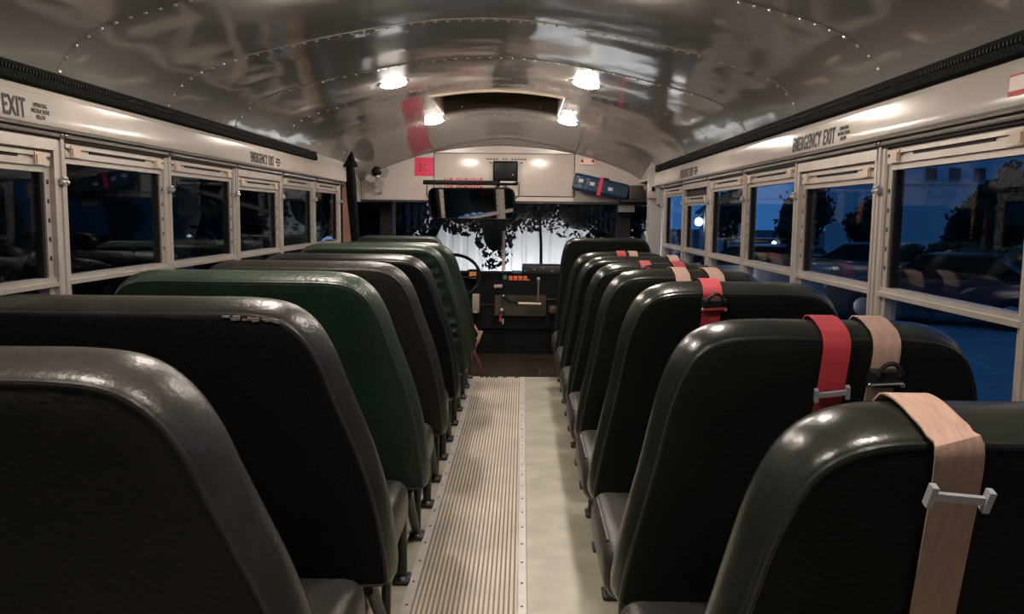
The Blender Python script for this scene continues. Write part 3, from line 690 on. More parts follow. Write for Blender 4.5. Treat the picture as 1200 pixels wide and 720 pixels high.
def belt(i, xt, xb, m, drop, label, buckle=None, bz=None, width=0.05, drop_f=0.12):
    Yb, zt, _ = RSEATS[i]
    pts = top_path(Yb, zt, drop_f, drop); n = len(pts)
    e = empty('lap_belt', (xt, Yb - 0.2, zt), label, 'seat belt', 'lap belts hung over the right seats')
    p3 = [(xt + (xb - xt) * (j / (n - 1)) ** (4.0 if drop > 0.3 else 1.0), y, z) for j, (y, z) in enumerate(pts)]
    strap('strap', p3, width, m, e)
    if buckle:
        z = zt - bz; y = Yb - 0.364 * (z - 0.28) - 0.034; x = min(p3[-4:], key=lambda q: abs(q[2] - z))[0]
        dn = Vector((0, 0.342, -0.94)); sd = Vector((1, 0, 0)); out = Vector((0, -0.94, -0.342))
        c = Vector((x, y, z))
        if buckle == 'slide':       # flat chrome slide adjuster with two end cheeks
            tl = Vector((1, 0, 0.12 if m is RED else -0.08)).normalized()
            b = MB()
            b.obox(c, tl, out, tl.cross(out), width / 2 + 0.004, 0.0025, 0.0045)
            for q in (-1, 1): b.obox(c + tl * q * (width / 2 + 0.004), tl, out, tl.cross(out), 0.0035, 0.005, 0.013)
            b.build('slide_buckle', BUCKS, e, smooth=False)
        if buckle == 'hook':        # black lift-latch buckle with a wire loop
            b = MB()
            b.obox(c, sd, out, dn, width / 2 + 0.006, 0.008, 0.016)
            bo = b.build('latch_body', BUCK, e, smooth=False)
            lp = MB().tube([c + dn * -0.012 + sd * (0.019 * math.cos(a)) + dn * (-0.026 * math.sin(a)) + out * 0.012 for a in [math.pi * q / 10 for q in range(11)]], 0.0045, 8).build('wire_loop', BUCK, e)
            MB().tube([c + sd * -(width / 2 + 0.004) + out * 0.009 + dn * 0.010, c + sd * (width / 2 + 0.004) + out * 0.009 + dn * 0.006], 0.004, 8).build('lift_bar', m if m is RED else CHROME, e)
            for q in (-1, 1): MB().ball(c + sd * q * (width / 2 + 0.005) + out * 0.009 + dn * 0.009, 0.005).build('rivet', CHROME, e)
    return e
belt(0, 0.602, 0.662, TANW, 0.42, 'long tan belt with a steel slide buckle on the nearest right seat', 'slide', 0.058, 0.052)
belt(1, 0.732, 0.730, RED, 0.22, 'red belt with a chrome slide buckle on the second right seat', 'slide', 0.105, 0.05)
belt(1, 0.822, 0.822, TANW, 0.20, 'tan belt with a dark hook buckle beside the red belt, second right seat', 'hook', 0.072, 0.05)
belt(2, 0.664, 0.650, RED, 0.20, 'red belt with a black hooked buckle on the third right seat', 'hook', 0.030, 0.05)
belt(3, 0.690, 0.712, TANW, 0.035, 'short tan belt end nearest the aisle on the fourth right seat', width=0.05)
belt(3, 0.795, 0.835, TANW, 0.045, 'short tan belt end nearest the window on the fourth right seat', width=0.05)
belt(4, 0.670, 0.672, RED, 0.040, 'short red belt with a small black buckle on the fifth right seat', 'hook', 0.012, 0.045)
belt(4, 0.800, 0.820, RED, 0.060, 'red belt end near the window on the fifth right seat')
belt(5, 0.900, 0.912, TANW, 0.050, 'tan belt end near the window on the sixth right seat')
belt(6, 0.722, 0.722, RED, 0.020, 'tiny red belt end on top of the seat behind the right barrier')
belt(6, 0.790, 0.790, TANW, 0.020, 'tiny tan belt end on top of the seat behind the right barrier')

# ------------------------------------------------------------------ things on the bulkhead and at the front
pk = empty('paper_sign', (-0.625, YBK - 0.004, 1.44), 'square magenta paper sign stuck on the cream bulkhead', 'sign')
MB().box(-0.698, -0.551, YBK - 0.004, YBK - 0.001, 1.434, 1.577).build('sheet', PINK, pk, smooth=False)
mk = MB()
for (x0, x1, z0, z1) in ((-0.665, -0.645, 1.462, 1.54), (-0.632, -0.60, 1.475, 1.485), (-0.632, -0.622, 1.485, 1.515), (-0.632, -0.60, 1.515, 1.523)):
    mk.box(x0, x1, YBK - 0.0048, YBK - 0.0038, z0, z1)
mk.build('faint_print', mat('dark_magenta', (0.34, 0.018, 0.06), 0.6), pk, smooth=False)

bxo = empty('speaker_box', (0.012, YBK - 0.03, 1.40), 'square black box fixed on the bulkhead above the mirror', 'speaker')
rbox('body', -0.085, 0.108, YBK - 0.055, YBK - 0.008, 1.400, 1.553, 0.008, BLACKP, bxo)
rbox('face', -0.072, 0.095, YBK - 0.060, YBK - 0.053, 1.413, 1.540, 0.003, DASH, bxo, seg=2)
MB().ball((0.070, YBK - 0.062, 1.447), 0.007).build('knob', STEEL, bxo)

mr = empty('rear_view_mirror', (-0.24, 6.3, 1.10), 'wide rear view mirror with rounded corners under the bulkhead', 'mirror')
def rrect(x0, x1, z0, z1, r, n=6):
    out = []
    for cx_, cz_, a0 in ((x1 - r, z1 - r, 0), (x0 + r, z1 - r, 90), (x0 + r, z0 + r, 180), (x1 - r, z0 + r, 270)):
        for k in range(n + 1):
            a = math.radians(a0 + 90 * k / n); out.append((cx_ + r * math.cos(a), cz_ + r * math.sin(a)))
    return out
MIRG = mat('mirror_glass', (0.86, 0.86, 0.84), 0.03, metal=1.0)
MYAW, MPIT = math.radians(-23.0), math.radians(4.5)
MR = Matrix.Rotation(MYAW, 3, 'Z') @ Matrix.Rotation(MPIT, 3, 'X'); MC = Vector((-0.241, 6.30, 1.217))
def mpt(x, y, z): return MC + MR @ Vector((x, y, z))
def mplate(name, hx, hz, r, y0, y1, m, bulge=0.0):
    ol = rrect(-hx, hx, -hz, hz, r); n = len(ol)
    vs = [mpt(x, y0, z) for x, z in ol] + [mpt(x, y1, z) for x, z in ol]
    fs = [tuple(range(n)), tuple(range(n, 2 * n))] + [(i, (i + 1) % n, n + (i + 1) % n, n + i) for i in range(n)]
    return mesh_obj(name, vs, fs, m, mr, smooth=False)
mplate('mirror_glass', 0.350, 0.110, 0.045, -0.004, 0.0, MIRG)
mplate('mirror_back', 0.356, 0.117, 0.050, 0.0, 0.018, BLACKP)
MB().tube([mpt(x, -0.002, z) for x, z in rrect(-0.354, 0.354, -0.114, 0.114, 0.048)], 0.0065, 8, closed=True).build('mirror_rim', BLACKP, mr)
for s in (-1, 1):
    MB().tube([mpt(s * 0.35, 0.01, 0.03), mpt(s * 0.385, 0.02, 0.06), mpt(s * 0.385, 0.03, 0.15), mpt(s * 0.35, 0.04, 0.158)], 0.0045, 7).build('wire_bracket', BLKMET, mr)
MB().tube([mpt(0.2, 0.01, 0.10), (-0.02, YBK - 0.01, 1.40)], 0.012, 8).build('mount_arm', BLKMET, mr)
vz = empty('visor_bar', (-0.245, 6.34, 1.37), 'long black bar above the rear view mirror', 'visor')
rbox('bar', -0.603, 0.112, 6.325, 6.375, 1.358, 1.392, 0.008, BLACKP, vz)
MB().box(-0.02, 0.10, 6.322, 6.326, 1.378, 1.388).build('bar_clip', ALU, vz, smooth=False)
for x in (-0.5, 0.05): MB().tube([(x, 6.37, 1.376), (x, YBK, 1.40)], 0.008, 7).build('bar_arm', BLKMET, vz)

fn = empty('fan', (-0.96, 6.5, 1.36), 'small chrome fan with a black motor at the left of the bulkhead', 'fan')
MB().lathe([(0.02, -0.04), (0.036, -0.03), (0.038, 0.03), (0.02, 0.04)], (-0.968, 6.42, 1.452), (0.25, -1, 0.1), 14).build('motor', BLACKP, fn)
fc = Vector((-0.955, 6.40, 1.415)); fa = Vector((0.25, -1, 0.05)).normalized(); fu = fa.cross(Vector((0, 0, 1))).normalized(); fv = fa.cross(fu)
for a in (10, 100, 215):
    d = fu * math.cos(math.radians(a)) + fv * math.sin(math.radians(a)); t = fa.cross(d); vs = []; fs = []
    for i in range(7):
        r = 0.018 + 0.078 * i / 6; wd = 0.036 * math.sin(math.pi * (0.18 + 0.75 * i / 6))
        for q, th in ((-1, -0.002), (1, -0.002), (1, 0.002), (-1, 0.002)): vs.append(fc + d * r + t * q * wd + fa * (q * wd * 0.5 + th))
    for i in range(6):
        for q in range(4): fs.append((4 * i + q, 4 * i + (q + 1) % 4, 4 * i + 4 + (q + 1) % 4, 4 * i + 4 + q))
    fs += [(0, 1, 2, 3), (24, 25, 26, 27)]
    mesh_obj('blade', vs, fs, STEEL, fn)
MB().ball(fc, 0.02).build('hub', STEEL, fn)
MB().tube([(-0.965, 6.47, 1.43), (-0.955, 6.52, 1.33), (-0.955, 6.598, 1.30)], 0.008, 7).build('bracket', CHROME, fn)

# blue case with a red strap, leaning on a shelf bracket at the right of the bulkhead
bc = empty('blue_case', (0.74, 6.5, 1.27), 'long blue plastic case with a red strap high at the right front', 'case')
BLUE = mat('blue_plastic', (0.012, 0.032, 0.068), 0.2, var=0.4, vscale=18, bump=0.35, bscale=25)
a0 = Vector((0.535, 6.49, 1.402)); a1 = Vector((0.950, 6.49, 1.318)); ax = (a1 - a0).normalized(); az = Vector((0, 1, 0)).cross(ax) * -1
prf = []
mbs = MB(); secs = []
for t, hw in ((0.0, 0.050), (0.02, 0.064), (0.1, 0.066), (0.5, 0.063), (0.9, 0.060), (0.98, 0.058), (1.0, 0.045)):
    c = a0.lerp(a1, t)
    secs.append([c + az * (hw * z) + Vector((0, 1, 0)) * (0.052 * y) for y, z in ((-0.75, -1), (0.75, -1), (1, -0.7), (1, 0.7), (0.75, 1), (-0.75, 1), (-1, 0.7), (-1, -0.7))])
vs = [v for s_ in secs for v in s_]; fs = []
for i in range(len(secs) - 1):
    for q in range(8): fs.append((8 * i + q, 8 * i + (q + 1) % 8, 8 * i + 8 + (q + 1) % 8, 8 * i + 8 + q))
fs += [tuple(range(8)), tuple(8 * (len(secs) - 1) + q for q in range(8))]
mesh_obj('case_body', vs, fs, BLUE, bc, angle=0.5)
c = a0.lerp(a1, 0.49); MB().obox(c + ax * 0.0, ax, Vector((0, 1, 0)), az, 0.013, 0.057, 0.070).build('strap', mat('crimson_strap', (0.42, 0.012, 0.05), 0.5), bc, smooth=False)
MB().obox(a0.lerp(a1, 0.56) + az * 0.066, ax, Vector((0, 1, 0)), az, 0.03, 0.03, 0.008).build('case_handle', BLACKP, bc, smooth=False)
for t, q in ((0.13, 0.2), (0.34, 0.1), (0.68, -0.05)):
    MB().obox(a0.lerp(a1, t) + Vector((0, -0.053, 0)) + az * 0.066 * q, ax, Vector((0, 1, 0)), az, 0.018, 0.004, 0.013).build('latch', mat('case_pale_block', (0.32, 0.33, 0.36), 0.3), bc, smooth=False)  # small pale blocks on the front of the case
mb_ = empty('bracket_box', (1.0, 6.5, 1.25), 'black box at the end of the blue case, right front corner', 'box')
rbox('body', 0.962, 1.072, 6.44, 6.597, 1.262, 1.372, 0.008, mat('dark_brown_plastic', (0.022, 0.018, 0.016), 0.5), mb_)
MB().box(0.90, 1.09, 6.42, 6.597, 1.248, 1.262).build('shelf', BLKMET, mb_, smooth=False)
# black closed umbrella hanging by the front left post
um = empty('closed_umbrella', (-1.06, 5.98, 0.86), 'black closed umbrella with pointed top hanging by the front left post', 'umbrella')
UMB = mat('umbrella_cloth', (0.004, 0.004, 0.004), 0.7, bump=0.3, bscale=40, spec=0.1)
def fold(prof, cx0, cy0, n=20, amp=0.12):
    vs = []; fs = []
    for r, z, dx in prof:
        for k in range(n):
            a = 2 * math.pi * k / n; rr = r * (1 + amp * math.cos(4 * a + z * 3)); vs.append((cx0 + dx + rr * math.cos(a), cy0 + 0.7 * rr * math.sin(a), z))
    m_ = len(prof)
    for i in range(m_ - 1):
        for k in range(n): fs.append((i * n + k, i * n + (k + 1) % n, (i + 1) * n + (k + 1) % n, (i + 1) * n + k))
    fs += [tuple(range(n)), tuple((m_ - 1) * n + k for k in range(n))]
    return vs, fs
mesh_obj('cap', *fold([(0.004, 1.572, 0.008), (0.014, 1.55, 0.006), (0.030, 1.51, 0.002), (0.046, 1.478, 0), (0.050, 1.466, 0), (0.030, 1.462, 0)], -1.075, 5.98), UMB, um)
mesh_obj('folded_cloth', *fold([(0.026, 1.47, 0), (0.034, 1.40, 0.004), (0.036, 1.25, 0.012), (0.034, 1.10, 0.025), (0.032, 0.95, 0.034), (0.022, 0.80, 0.038)], -1.080, 5.98), UMB, um)
MB().tube([(-1.10, 5.975, 1.47), (-1.105, 5.97, 1.44), (-1.098, 5.965, 1.43)], 0.004, 6).build('hook', BLKMET, um)

# ------------------------------------------------------------------ dashboard
ds = empty('dashboard', (0, 7.0, 0.0), 'dark dashboard under the windscreen', 'dashboard')
MB().extrude([(6.86, 0.20), (6.86, 0.60), (6.92, 0.655), (7.19, 0.655), (7.19, 0.20)], -0.95, 0.95, axis='x').build('dash_body', DASH, ds, angle=0.3)
MB().box(-0.95, 0.95, 6.90, 7.19, -0.018, 0.22).build('firewall', DASH, ds, smooth=False)
rbox('defroster_cowl', 0.150, 0.95, 6.95, 7.19, 0.650, 0.722, 0.008, DASHG, ds, seg=2)
for i in range(9):
    MB().box(0.17 + i * 0.075, 0.185 + i * 0.075, 6.947, 6.951, 0.672 + 0.012 * (i % 3), 0.680 + 0.012 * (i % 3)).build('cowl_fleck', STEEL, ds, smooth=False)
MB().box(-0.07, 0.35, 6.82, 6.87, 0.318, 0.482).build('engine_cover', ENGINE, ds, smooth=False)
MB().box(-0.08, 0.345, 6.805, 6.83, 0.312, 0.322).build('cover_edge', DASHG, ds, smooth=False)
MB().box(0.33, 0.345, 6.81, 6.86, 0.32, 0.47).build('cover_post', ENGINE, ds, smooth=False)
rbox('heater_panel', -0.255, -0.195, 6.78, 6.86, 0.335, 0.49, 0.008, mat('pale_panel', (0.30, 0.25, 0.21), 0.5), ds, seg=2)
MB().ball((-0.225, 6.775, 0.342), 0.017, 0.012, 0.010).build('heater_knob', CREAM, ds)
rbox('tan_lump', 0.375, 0.46, 6.80, 6.87, 0.33, 0.40, 0.02, mat('brown_lump', (0.14, 0.09, 0.06), 0.5, var=0.5, vscale=25), ds)
MB().ball((0.465, 6.79, 0.345), 0.014).build('lump_knob', CREAM, ds)
MB().box(0.30, 0.95, 6.845, 6.862, 0.445, 0.455).build('dash_trim', ENGINE, ds, smooth=False)
MB().box(-0.50, -0.03, 6.845, 6.862, 0.395, 0.402).build('dash_trim', ENGINE, ds, smooth=False)
ind = empty('indicator_panel', (0.125, 6.9, 0.56), 'row of red orange lamps on the middle of the dashboard', 'lamp panel')
rbox('housing', 0.030, 0.215, 6.875, 6.94, 0.565, 0.652, 0.006, BLACKP, ind, seg=2)
ORL = mat('orange_lens', (0.75, 0.12, 0.04), 0.25, emit=(1.0, 0.20, 0.06), estr=0.12)
for i in range(4):
    l_ = rbox('lamp', 0.040 + i * 0.040, 0.074 + i * 0.040, 6.862, 6.88, 0.580, 0.638, 0.006, ORL, ind, seg=2)
    MB().ball((0.052 + i * 0.040, 6.861, 0.622), 0.006).build('painted_glint', CREAM, l_)  # pale ball stands in for the white highlight on each lens
MB().box(0.196, 0.214, 6.862, 6.88, 0.575, 0.612).build('end_switch', CREAM, ind, smooth=False)
MB().box(-0.004, 0.026, 6.87, 6.90, 0.595, 0.64).build('side_switch', mat('teal_plastic', (0.05, 0.22, 0.22), 0.4), ind, smooth=False)
MB().box(0.075, 0.145, 6.93, 7.03, 0.652, 0.672).build('teal_cap', mat('teal_plastic', (0.05, 0.22, 0.22), 0.4), ind, smooth=False)
og = empty('orange_gauge', (-0.25, 6.75, 0.60), 'small square orange dial beside the steering wheel', 'gauge')
rbox('case', -0.290, -0.205, 6.745, 6.86, 0.608, 0.690, 0.006, BLACKP, og, seg=2)
MB().box(-0.276, -0.220, 6.740, 6.746, 0.622, 0.676).build('dial', mat('orange_dial', (0.75, 0.25, 0.06), 0.4, emit=(1, 0.35, 0.08), estr=0.10), og, smooth=False)
dl = empty('door_lever', (0.15, 6.7, 0.4), 'horizontal door lever with a pale grip in front of the dashboard', 'lever')
MB().tube([(0.00, 6.80, 0.475), (0.02, 6.76, 0.455), (0.06, 6.70, 0.440), (0.125, 6.66, 0.432)], 0.010, 8).build('arm', BLKMET, dl)
MB().tube([(0.125, 6.66, 0.432), (0.305, 6.64, 0.432)], 0.011, 10).build('grip', mat('pale_grip', (0.62, 0.46, 0.34), 0.4), dl)
MB().ball((0.00, 6.795, 0.478), 0.016).build('pivot', CHROME, dl)
lv = empty('gear_stick', (0.28, 6.7, 0.45), 'upright grey lever with a round knob by the dashboard', 'lever')
MB().tube([(0.285, 6.80, 0.44), (0.285, 6.78, 0.61)], 0.009, 8).build('rod', STEEL, lv)
MB().ball((0.285, 6.778, 0.622), 0.016).build('knob', CREAM, lv)
kb = empty('dash_handle', (-0.04, 6.8, 0.54), 'small pale cylindrical handle at the middle of the dashboard', 'handle')
MB().tube([(-0.075, 6.80, 0.553), (-0.010, 6.80, 0.556)], 0.016, 12).build('grip', mat('pinkish_grip', (0.62, 0.42, 0.36), 0.4), kb)
MB().tube([(-0.04, 6.80, 0.555), (-0.04, 6.87, 0.555)], 0.007, 8).build('stem', BLKMET, kb)
kc = empty('key_chain', (-0.01, 6.79, 0.28), 'keys with a red tag hanging from a round knob', 'keys')
MB().ball((-0.012, 6.795, 0.362), 0.017).build('knob', CREAM, kc)
MB().tube([(-0.012, 6.79, 0.35), (-0.018, 6.785, 0.31), (-0.012, 6.785, 0.29)], 0.0025, 5).build('cord', STEEL, kc)
MB().box(-0.030, -0.012, 6.782, 6.787, 0.265, 0.315).build('tag', mat('red_tag', (0.4, 0.03, 0.03), 0.5), kc, smooth=False)
MB().box(-0.008, 0.006, 6.783, 6.786, 0.245, 0.29).build('key', STEEL, kc, smooth=False)
sw = empty('steering_wheel', (-0.42, 6.5, 0.40), 'black steering wheel partly hidden by the left seats', 'steering wheel')
wc = Vector((-0.405, 6.50, 0.655)); wa = Vector((0, -0.72, 0.69)).normalized(); wu = Vector((1, 0, 0)); wv = wa.cross(wu)
MB().tube([wc + (wu * math.cos(a) + wv * math.sin(a)) * 0.225 for a in [2 * math.pi * q / 40 for q in range(40)]], 0.013, 8, closed=True).build('rim', BLACKP, sw)
for a in (0, 120, 240):
    d = wu * math.cos(math.radians(a)) + wv * math.sin(math.radians(a)); MB().tube([wc - wa * 0.02 + d * 0.03, wc + d * 0.22], 0.009, 7).build('spoke', BLACKP, sw)
MB().lathe([(0.05, -0.02), (0.05, 0.01), (0.03, 0.02)], wc - wa * 0.02, wa, 16).build('hub', BLACKP, sw)
MB().tube([wc - wa * 0.02, wc + Vector((0, 0.36, -0.30))], 0.03, 10).build('column', BLKMET, sw)
dv = empty('driver_seat', (-0.59, 6.2, 0), 'dark driver seat hidden behind the left barrier', 'seat')
rbox('cushion', -0.82, -0.36, 6.08, 6.42, 0.33, 0.43, 0.03, VIN, dv)
rbox('backrest', -0.80, -0.38, 6.02, 6.10, 0.42, 0.90, 0.03, VIN, dv)
MB().lathe([(0.16, 0.0), (0.15, 0.02), (0.06, 0.04), (0.06, 0.34)], (-0.59, 6.25, -0.018), n=16).build('pedestal', BLKMET, dv)
cb = empty('belt_cable', (-0.15, 5.9, 0), 'reddish brown belt stalk on the floor beside the driver seat', 'cable')
MB().tube(catmull([(-0.215, 6.02, 0.36), (-0.15, 5.93, 0.27), (-0.185, 5.91, 0.17), (-0.155, 5.92, 0.09), (-0.140, 5.93, 0.03), (-0.17, 5.94, -0.012)], 6), 0.009, 8).build('stalk', mat('red_brown_cable', (0.30, 0.10, 0.07), 0.4, var=0.4, vscale=14), cb)
MB().tube(catmull([(-0.20, 5.93, 0.20), (-0.205, 5.92, 0.10), (-0.215, 5.93, -0.012)], 6), 0.008, 8).build('second_stalk', mat('red_brown_cable', (0.30, 0.10, 0.07), 0.4), cb)
MB().obox((-0.148, 5.925, 0.275), (0.4, 0, 1), (0, 1, 0), (1, 0, -0.4), 0.035, 0.008, 0.012).build('buckle', mat('pale_buckle', (0.45, 0.36, 0.30), 0.3), cb, smooth=False)
fb = empty('floor_bracket', (0.35, 5.83, -0.018), 'small brown metal bracket on the dark floor near the right barrier', 'bracket')
MB().box(0.275, 0.37, 5.80, 5.86, -0.018, -0.008).build('plate', mat('rusty', (0.12, 0.06, 0.045), 0.6), fb, smooth=False)
for x in (0.28, 0.355): MB().box(x, x + 0.012, 5.81, 5.85, -0.008, 0.05).build('ear', mat('rusty', (0.12, 0.06, 0.045), 0.6), fb, smooth=False)
# blue cloth lying on the mid rail of the foremost left window
vs = []; fs = []; nx, ny = 7, 16
for i in range(nx):
    for j in range(ny):
        x = -1.128 - 0.026 * i / (nx - 1); y = 5.36 + 0.34 * j / (ny - 1)
        env = math.sin(math.pi * j / (ny - 1)) ** 0.6 * math.sin(math.pi * min(1, (i + 0.8) / nx)); vs.append((x, y, 0.954 + env * (0.022 + 0.012 * math.sin(j * 1.7 + i))))
for i in range(nx - 1):
    for j in range(ny - 1): fs.append((i * ny + j, i * ny + j + 1, (i + 1) * ny + j + 1, (i + 1) * ny + j))
bl = mesh_obj('blue_cloth', vs, fs, mat('blue_cloth', (0.06, 0.16, 0.36), 0.7), None)
bl.modifiers.new('thickness', 'SOLIDIFY').thickness = 0.004
tag(bl, 'crumpled blue cloth on the rail of the foremost left window', 'cloth')

# ------------------------------------------------------------------ outside
GZ = -0.95
struct(MB().box(-60, 90, -40, 140, GZ - 0.1, GZ).build('ground', mat('asphalt', (0.035, 0.035, 0.038), 0.7, var=0.4, vscale=2), smooth=False), 'dark ground outside the bus')
struct(MB().box(5.0, 40, 8.5, 16.5, GZ, GZ + 0.02).build('pavement', mat('pale_pavement', (0.42, 0.42, 0.42), 0.7, var=0.25, vscale=3, bump=0.2, bscale=12), smooth=False), 'pale concrete lot outside the right windows')
LEAF = mat('dark_leaves', (0.016, 0.030, 0.014), 0.7); BARK = mat('bark', (0.04, 0.032, 0.025), 0.8)
def tree(name, x, y, zb, zt, r, label, cat='tree', group=None, leaf=0.25, n=1400, trunk=True, seed=0, flat=1.0, gz=GZ, core=0.80, nb=9):
    rnd = random.Random(seed + int(x * 37 + y * 11)); e = empty(name, (x, y, gz), label, cat, group)
    blobs = []; H = zt - zb
    for i in range(nb):
        a = rnd.uniform(0, 6.28); d = r * rnd.uniform(0.15, 0.62); h = rnd.uniform(0.18, 0.82)
        blobs.append((x + d * math.cos(a), y + d * math.sin(a) * flat, zb + H * h, r * rnd.uniform(0.38, 0.58), H * rnd.uniform(0.16, 0.27)))
    if core > 0.7: blobs.append((x, y, zb + H * 0.5, r * 0.75, H * 0.40))
    vs = []; fs = []
    for i in range(n):
        b = rnd.choice(blobs); t = math.acos(rnd.uniform(-1, 1)); a = rnd.uniform(0, 6.28); q = rnd.uniform(0.5, 1.0) ** 0.5
        c = Vector((b[0] + b[3] * q * math.sin(t) * math.cos(a), b[1] + b[3] * q * math.sin(t) * math.sin(a) * flat, b[2] + b[4] * q * math.cos(t)))
        u = Vector((rnd.gauss(0, 1), rnd.gauss(0, 1), rnd.gauss(0, 1))).normalized(); w = u.cross(Vector((rnd.gauss(0, 1), rnd.gauss(0, 1), rnd.gauss(0, 1)))).normalized()
        s_ = leaf * rnd.uniform(0.6, 1.2); k = len(vs)
        vs += [c - u * s_ * 0.5, c + w * s_ * 0.28, c + u * s_ * 0.5, c - w * s_ * 0.28]; fs.append((k, k + 1, k + 2, k + 3))
    o = mesh_obj('foliage', vs, fs, LEAF, e, smooth=False); o['kind'] = 'stuff'
    mb = MB()
    for b in blobs: mb.ball((b[0], b[1], b[2]), b[3] * core, b[3] * core * flat, b[4] * core, 10, 7)
    o2 = mb.build('inner_crown', LEAF, e); o2['kind'] = 'stuff'
    if trunk: MB().tube([(x, y, gz), (x + 0.03, y, zb), (x, y, zb + H * 0.5)], [0.14 * r ** 0.5, 0.10 * r ** 0.5, 0.05], 8).build('trunk', BARK, e)
    return e
def pix(u, v, Y):      # ray through a photo pixel meets the plane at depth Y: where a thing seen there stands
    d = FW + RT * ((u - 600) / 977.96) + UP * ((360 - v) / 977.96); t = Y / d.y
    return CX + t * d.x, CH + t * d.z
GT = 'trees beyond the right windows'
for u, vt, Y, rr, lab in ((938, 208, 34, 1.30, 'large round dark tree behind the post between the second and third right windows'), (1012, 233, 36, 0.90, 'low round dark tree alone against blue sky in the second right window'),
                          (1128, 232, 26, 0.75, 'lowest, leftmost dark tree before the pale building'), (1158, 200, 29, 0.90, 'middle dark tree before the pale building'),
                          (1198, 190, 24, 1.05, 'tallest dark tree at the right edge of the nearest right window'), (852, 214, 38, 0.9, 'dark tree behind the house in the fourth right window')):
    x, zt = pix(u, vt, Y); tree('tree', x, Y, GZ + 0.5, zt, rr, lab, group=GT, leaf=0.20, n=1800)
# hedge along the lot
for i, (u, Y) in enumerate(((905, 31), (955, 30), (1005, 29), (1052, 27.5), (1098, 25), (1146, 22.6), (1200, 20.2), (1262, 18.2))):
    x, zt = pix(u, (290, 288, 284, 281, 278, 276, 274, 272)[i], Y); tree('hedge_bush', x, Y, GZ + 0.05, zt, 0.78, '%s dark hedge bush along the far edge of the right lot' % ('Farthest', 'Second farthest', 'Third farthest', 'Fourth farthest', 'Fourth nearest', 'Third nearest', 'Second nearest', 'Nearest')[i], 'bush', 'hedge bushes beyond the right windows', leaf=0.16, n=700, trunk=False)
# pale building with square windows on the right
bd = empty('apartment_building', (24, 40, GZ), 'pale building with small square dark windows in the nearest right window', 'building')
bx0, _ = pix(1058, 240, 40); bx1 = 42.0
MB().box(bx0, bx1, 40, 50, GZ, 9.0).build('wall', mat('pale_render', (0.75, 0.76, 0.78), 0.7, var=0.08, vscale=0.6), bd, smooth=False)
for u in (1085, 1113, 1142, 1171, 1200):
    xa, za = pix(u, 197, 40); xb, zb_ = pix(u + 12, 211, 40)
    f = MB().box(xa, xb, 39.95, 40.02, zb_, za).build('window', mat('dark_window', (0.07, 0.06, 0.05), 0.3), bd, smooth=False)
    MB().box(xa - 0.05, xb + 0.05, 39.90, 39.97, zb_ - 0.07, zb_).build('window_sill', mat('pale_sill', (0.4, 0.4, 0.4), 0.6), f, smooth=False)
_, zl = pix(1100, 216, 40); MB().box(bx0, bx1, 39.93, 40.01, zl - 0.05, zl + 0.03).build('string_course', mat('pale_sill', (0.4, 0.4, 0.4), 0.6), bd, smooth=False)
# house in the fourth right window
hx0, hz0 = pix(842, 276, 46); hx1, hz1 = pix(872, 248, 46); _, hz2 = pix(857, 236, 46)
hs = empty('house', ((hx0 + hx1) / 2, 46, GZ), 'small pale house with a gabled roof in the fourth right window', 'house')
MB().extrude([(hx0, GZ), (hx1, GZ), (hx1, hz1), ((hx0 + hx1) / 2, hz2), (hx0, hz1)], 46, 51).build('wall', mat('pale_render', (0.75, 0.76, 0.78), 0.7), hs, smooth=False)
for sgn in (-1, 1):
    xm = (hx0 + hx1) / 2; xe = hx1 + 0.25 if sgn > 0 else hx0 - 0.25
    MB().extrude([(xm, hz2 + 0.02), (xe, hz1 - 0.14), (xe, hz1 - 0.02), (xm, hz2 + 0.14)], 45.7, 51.2).build('roof', mat('slate', (0.10, 0.11, 0.13), 0.6), hs, smooth=False)
for q in (0.3, 0.65):
    xa = hx0 + (hx1 - hx0) * q; MB().box(xa - 0.14, xa + 0.14, 45.95, 46.02, hz1 - 0.75, hz1 - 0.25).build('window', mat('dark_window', (0.07, 0.06, 0.05), 0.3), hs, smooth=False)
# lamps in the lot
def lamp_post(u, v, Y, r, strength, label):
    x, z = pix(u, v, Y); e = empty('street_lamp', (x, Y, GZ), label, 'street lamp')
    MB().tube([(x + r * 1.6, Y, GZ), (x + r * 1.6, Y, z + r * 3)], r * 0.45, 8).build('pole', mat('lamp_pole', (0.35, 0.33, 0.32), 0.5), e)
    MB().tube([(x + r * 1.6, Y, z + r * 2.8), (x, Y, z + r * 1.5)], r * 0.3, 8).build('arm', STEEL, e)
    MB().ball((x, Y, z), r).build('globe', emis_mat('globe_%d' % u, (0.85, 0.95, 1.0), strength), e)
lamp_post(819, 260, 24, 0.12, 9.0, 'street lamp with a large white glow in the fifth right window')
lamp_post(907, 285, 26, 0.065, 5.0, 'street lamp with a small white globe in the third right window')
